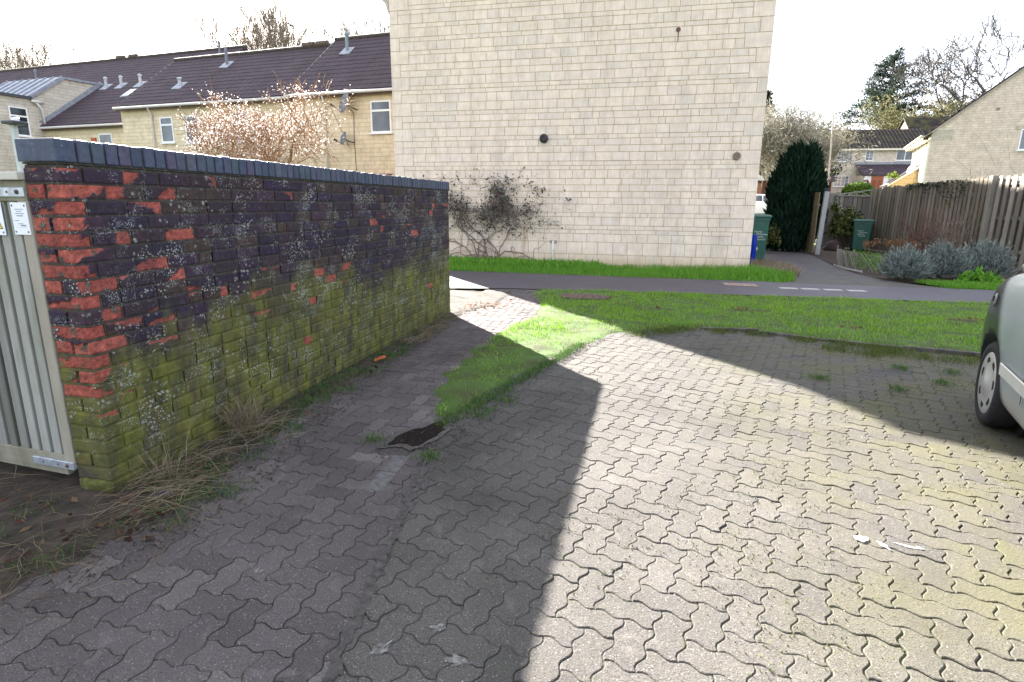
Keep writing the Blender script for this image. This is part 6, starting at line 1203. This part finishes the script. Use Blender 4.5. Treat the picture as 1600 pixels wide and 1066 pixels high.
def splat(cx, cy, rx, ry, rot, seed, mat=M_WP, label=None, z=.0055):
    r_ = np.random.default_rng(seed); t = np.linspace(0,2*math.pi,22,endpoint=False); k = np.clip(1+.42*np.convolve(np.tile(r_.normal(0,1,22),3), np.ones(2)/2, 'same')[22:44], .4, 1.9); c, s_ = math.cos(R(rot)), math.sin(R(rot)); P = [(cx+rx*math.cos(a)*q*c-ry*math.sin(a)*q*s_, cy+rx*math.cos(a)*q*s_+ry*math.sin(a)*q*c) for a,q in zip(t,k)]
    mb = MB(); mb.add([(x,y,z) for x,y in P]+[(cx+(x-cx)*.8,cy+(y-cy)*.8,z+.0015) for x,y in P], [(i,(i+1)%22,(i+1)%22+22,i+22) for i in range(22)]+[tuple(22+i for i in range(22))]); o = mb.build('paint_splash', mat, recalc=False); return tag(o, label, 'paint splash', 'paint splashes on the paving')
splat(-1.265,-11.63,.030,.026,10,1,label='largest round white paint splash on the sunlit paving'); splat(-1.185,-11.665,.034,.011,-60,2,label='small slanting white paint streak between the round splash and the long smear'); splat(-1.085,-11.645,.034,.010,-14,3,label='long thin white paint smear on the sunlit paving'); splat(-1.03,-11.65,.014,.008,-50,4,label='tiny white paint drip at the end of the long smear')
M_PALE2 = worn('dried_cement', (.27,.26,.25), .36, .62, 38, .85); splat(-2.96,-12.64,.026,.020,20,5,M_PALE2,'pale round cement spot on the shaded paving'); splat(-3.12,-12.78,.040,.015,60,6,M_PALE2,'slanting pale cement streak on the shaded paving'); splat(-2.84,-12.77,.045,.026,0,7,M_PALE2,'broad pale cement stain on the shaded paving'); splat(-3.80,-12.50,.018,.013,30,8,M_PALE2,'small pale cement chip mark near the wall end')
# leaf litter by the gate and along the wall, brick crumbs
def litter(name, P, size, mat, zr=.03): P = np.column_stack([P, .02+zr*rng.random(len(P))]); V, F = leaf_quads(P, size, rng, .5); V[:,2] = np.maximum(V[:,2]*.6+.006, .016); return tag(raw(name, V, F, mat), kind='stuff')
ML = leaf('litter_leaf', (.035,.018,.015), (.085,.042,.030), .75, .2, (.19,.12,.075)); litter('leaf_litter', np.concatenate([scatter(gate_zone, 420, 121), scatter([(-4.9,-12.5),(-4.4,-12.4),(-4.4,-12.0),(-4.95,-12.12)], 50, 122), scatter(wall_zone, 60, 123)]), .055, ML)
litter('red_litter', np.concatenate([scatter([(-4.9,-6.7),(-4.55,-6.7),(-4.5,-5.9),(-4.9,-5.9)], 60, 124), scatter([(-4.9,-6.2),(-4.3,-6.4),(-4.3,-5.6)], 60, 125)]), .05, leaf('litter_red', (.16,.06,.04), (.28,.13,.085), .75, .2, (.38,.26,.18)))
for (x,y,rz_,L,lab) in ((-4.78,-9.35,75,.20,'long red brick splinter on the ground at the foot of the wall'),(-4.66,-12.12,20,.10,'dark purple leaf lying by the wall corner')):
    o = thing('brick_splinter' if L > .15 else 'dead_leaf', lab, 'brick splinter' if L > .15 else 'leaf', (x,y,.02), R(rz_)); mb = MB()
    if L > .15: mb.add([(-L/2,-.012,0),(L*.3,-.02,0),(L/2,.006,0),(-L*.2,.022,0),(-L*.4,0,.02),(L*.2,-.004,.028),(L*.4,.004,.018)], [(3,2,1,0),(0,1,5,4),(1,2,6,5),(2,3,5,6),(3,0,4),(3,4,5)]); mb.build('splinter', simple('brick_red', (.38,.085,.04), .9, .3, 30), o, local=True)
    else: mb.add([(-.06,0,.0),(-.02,.035,.02),(.04,.03,.03),(.06,0,.015),(.03,-.035,.03),(-.03,-.03,.02),(0,0,.008)], [(0,1,6),(1,2,6),(2,3,6),(3,4,6),(4,5,6),(5,0,6)]); mb.build('blade', simple('leaf_purple', (.035,.028,.06), .6, .3), o, local=True)
bd = thing('bird', 'small dark bird flying above the terrace roofs', 'bird', (-25.1,21.4,12.3)); mb = MB(); mb.ball((-25.1,21.4,12.3),(.16,.06,.06),8,5); mb.add([(-25.15,21.4,12.32),(-25.02,21.4,12.32),(-25.12,21.1,12.42),(-25.2,20.98,12.38)],[(0,1,2,3)]); mb.add([(-25.15,21.4,12.32),(-25.02,21.4,12.32),(-25.12,21.7,12.42),(-25.2,21.82,12.38)],[(3,2,1,0)]); mb.add([(-25.24,21.4,12.31),(-25.38,21.45,12.31),(-25.38,21.35,12.31)],[(0,1,2)]); mb.build('body', simple('bird_dark', (.03,.03,.035), .7, .1), bd)
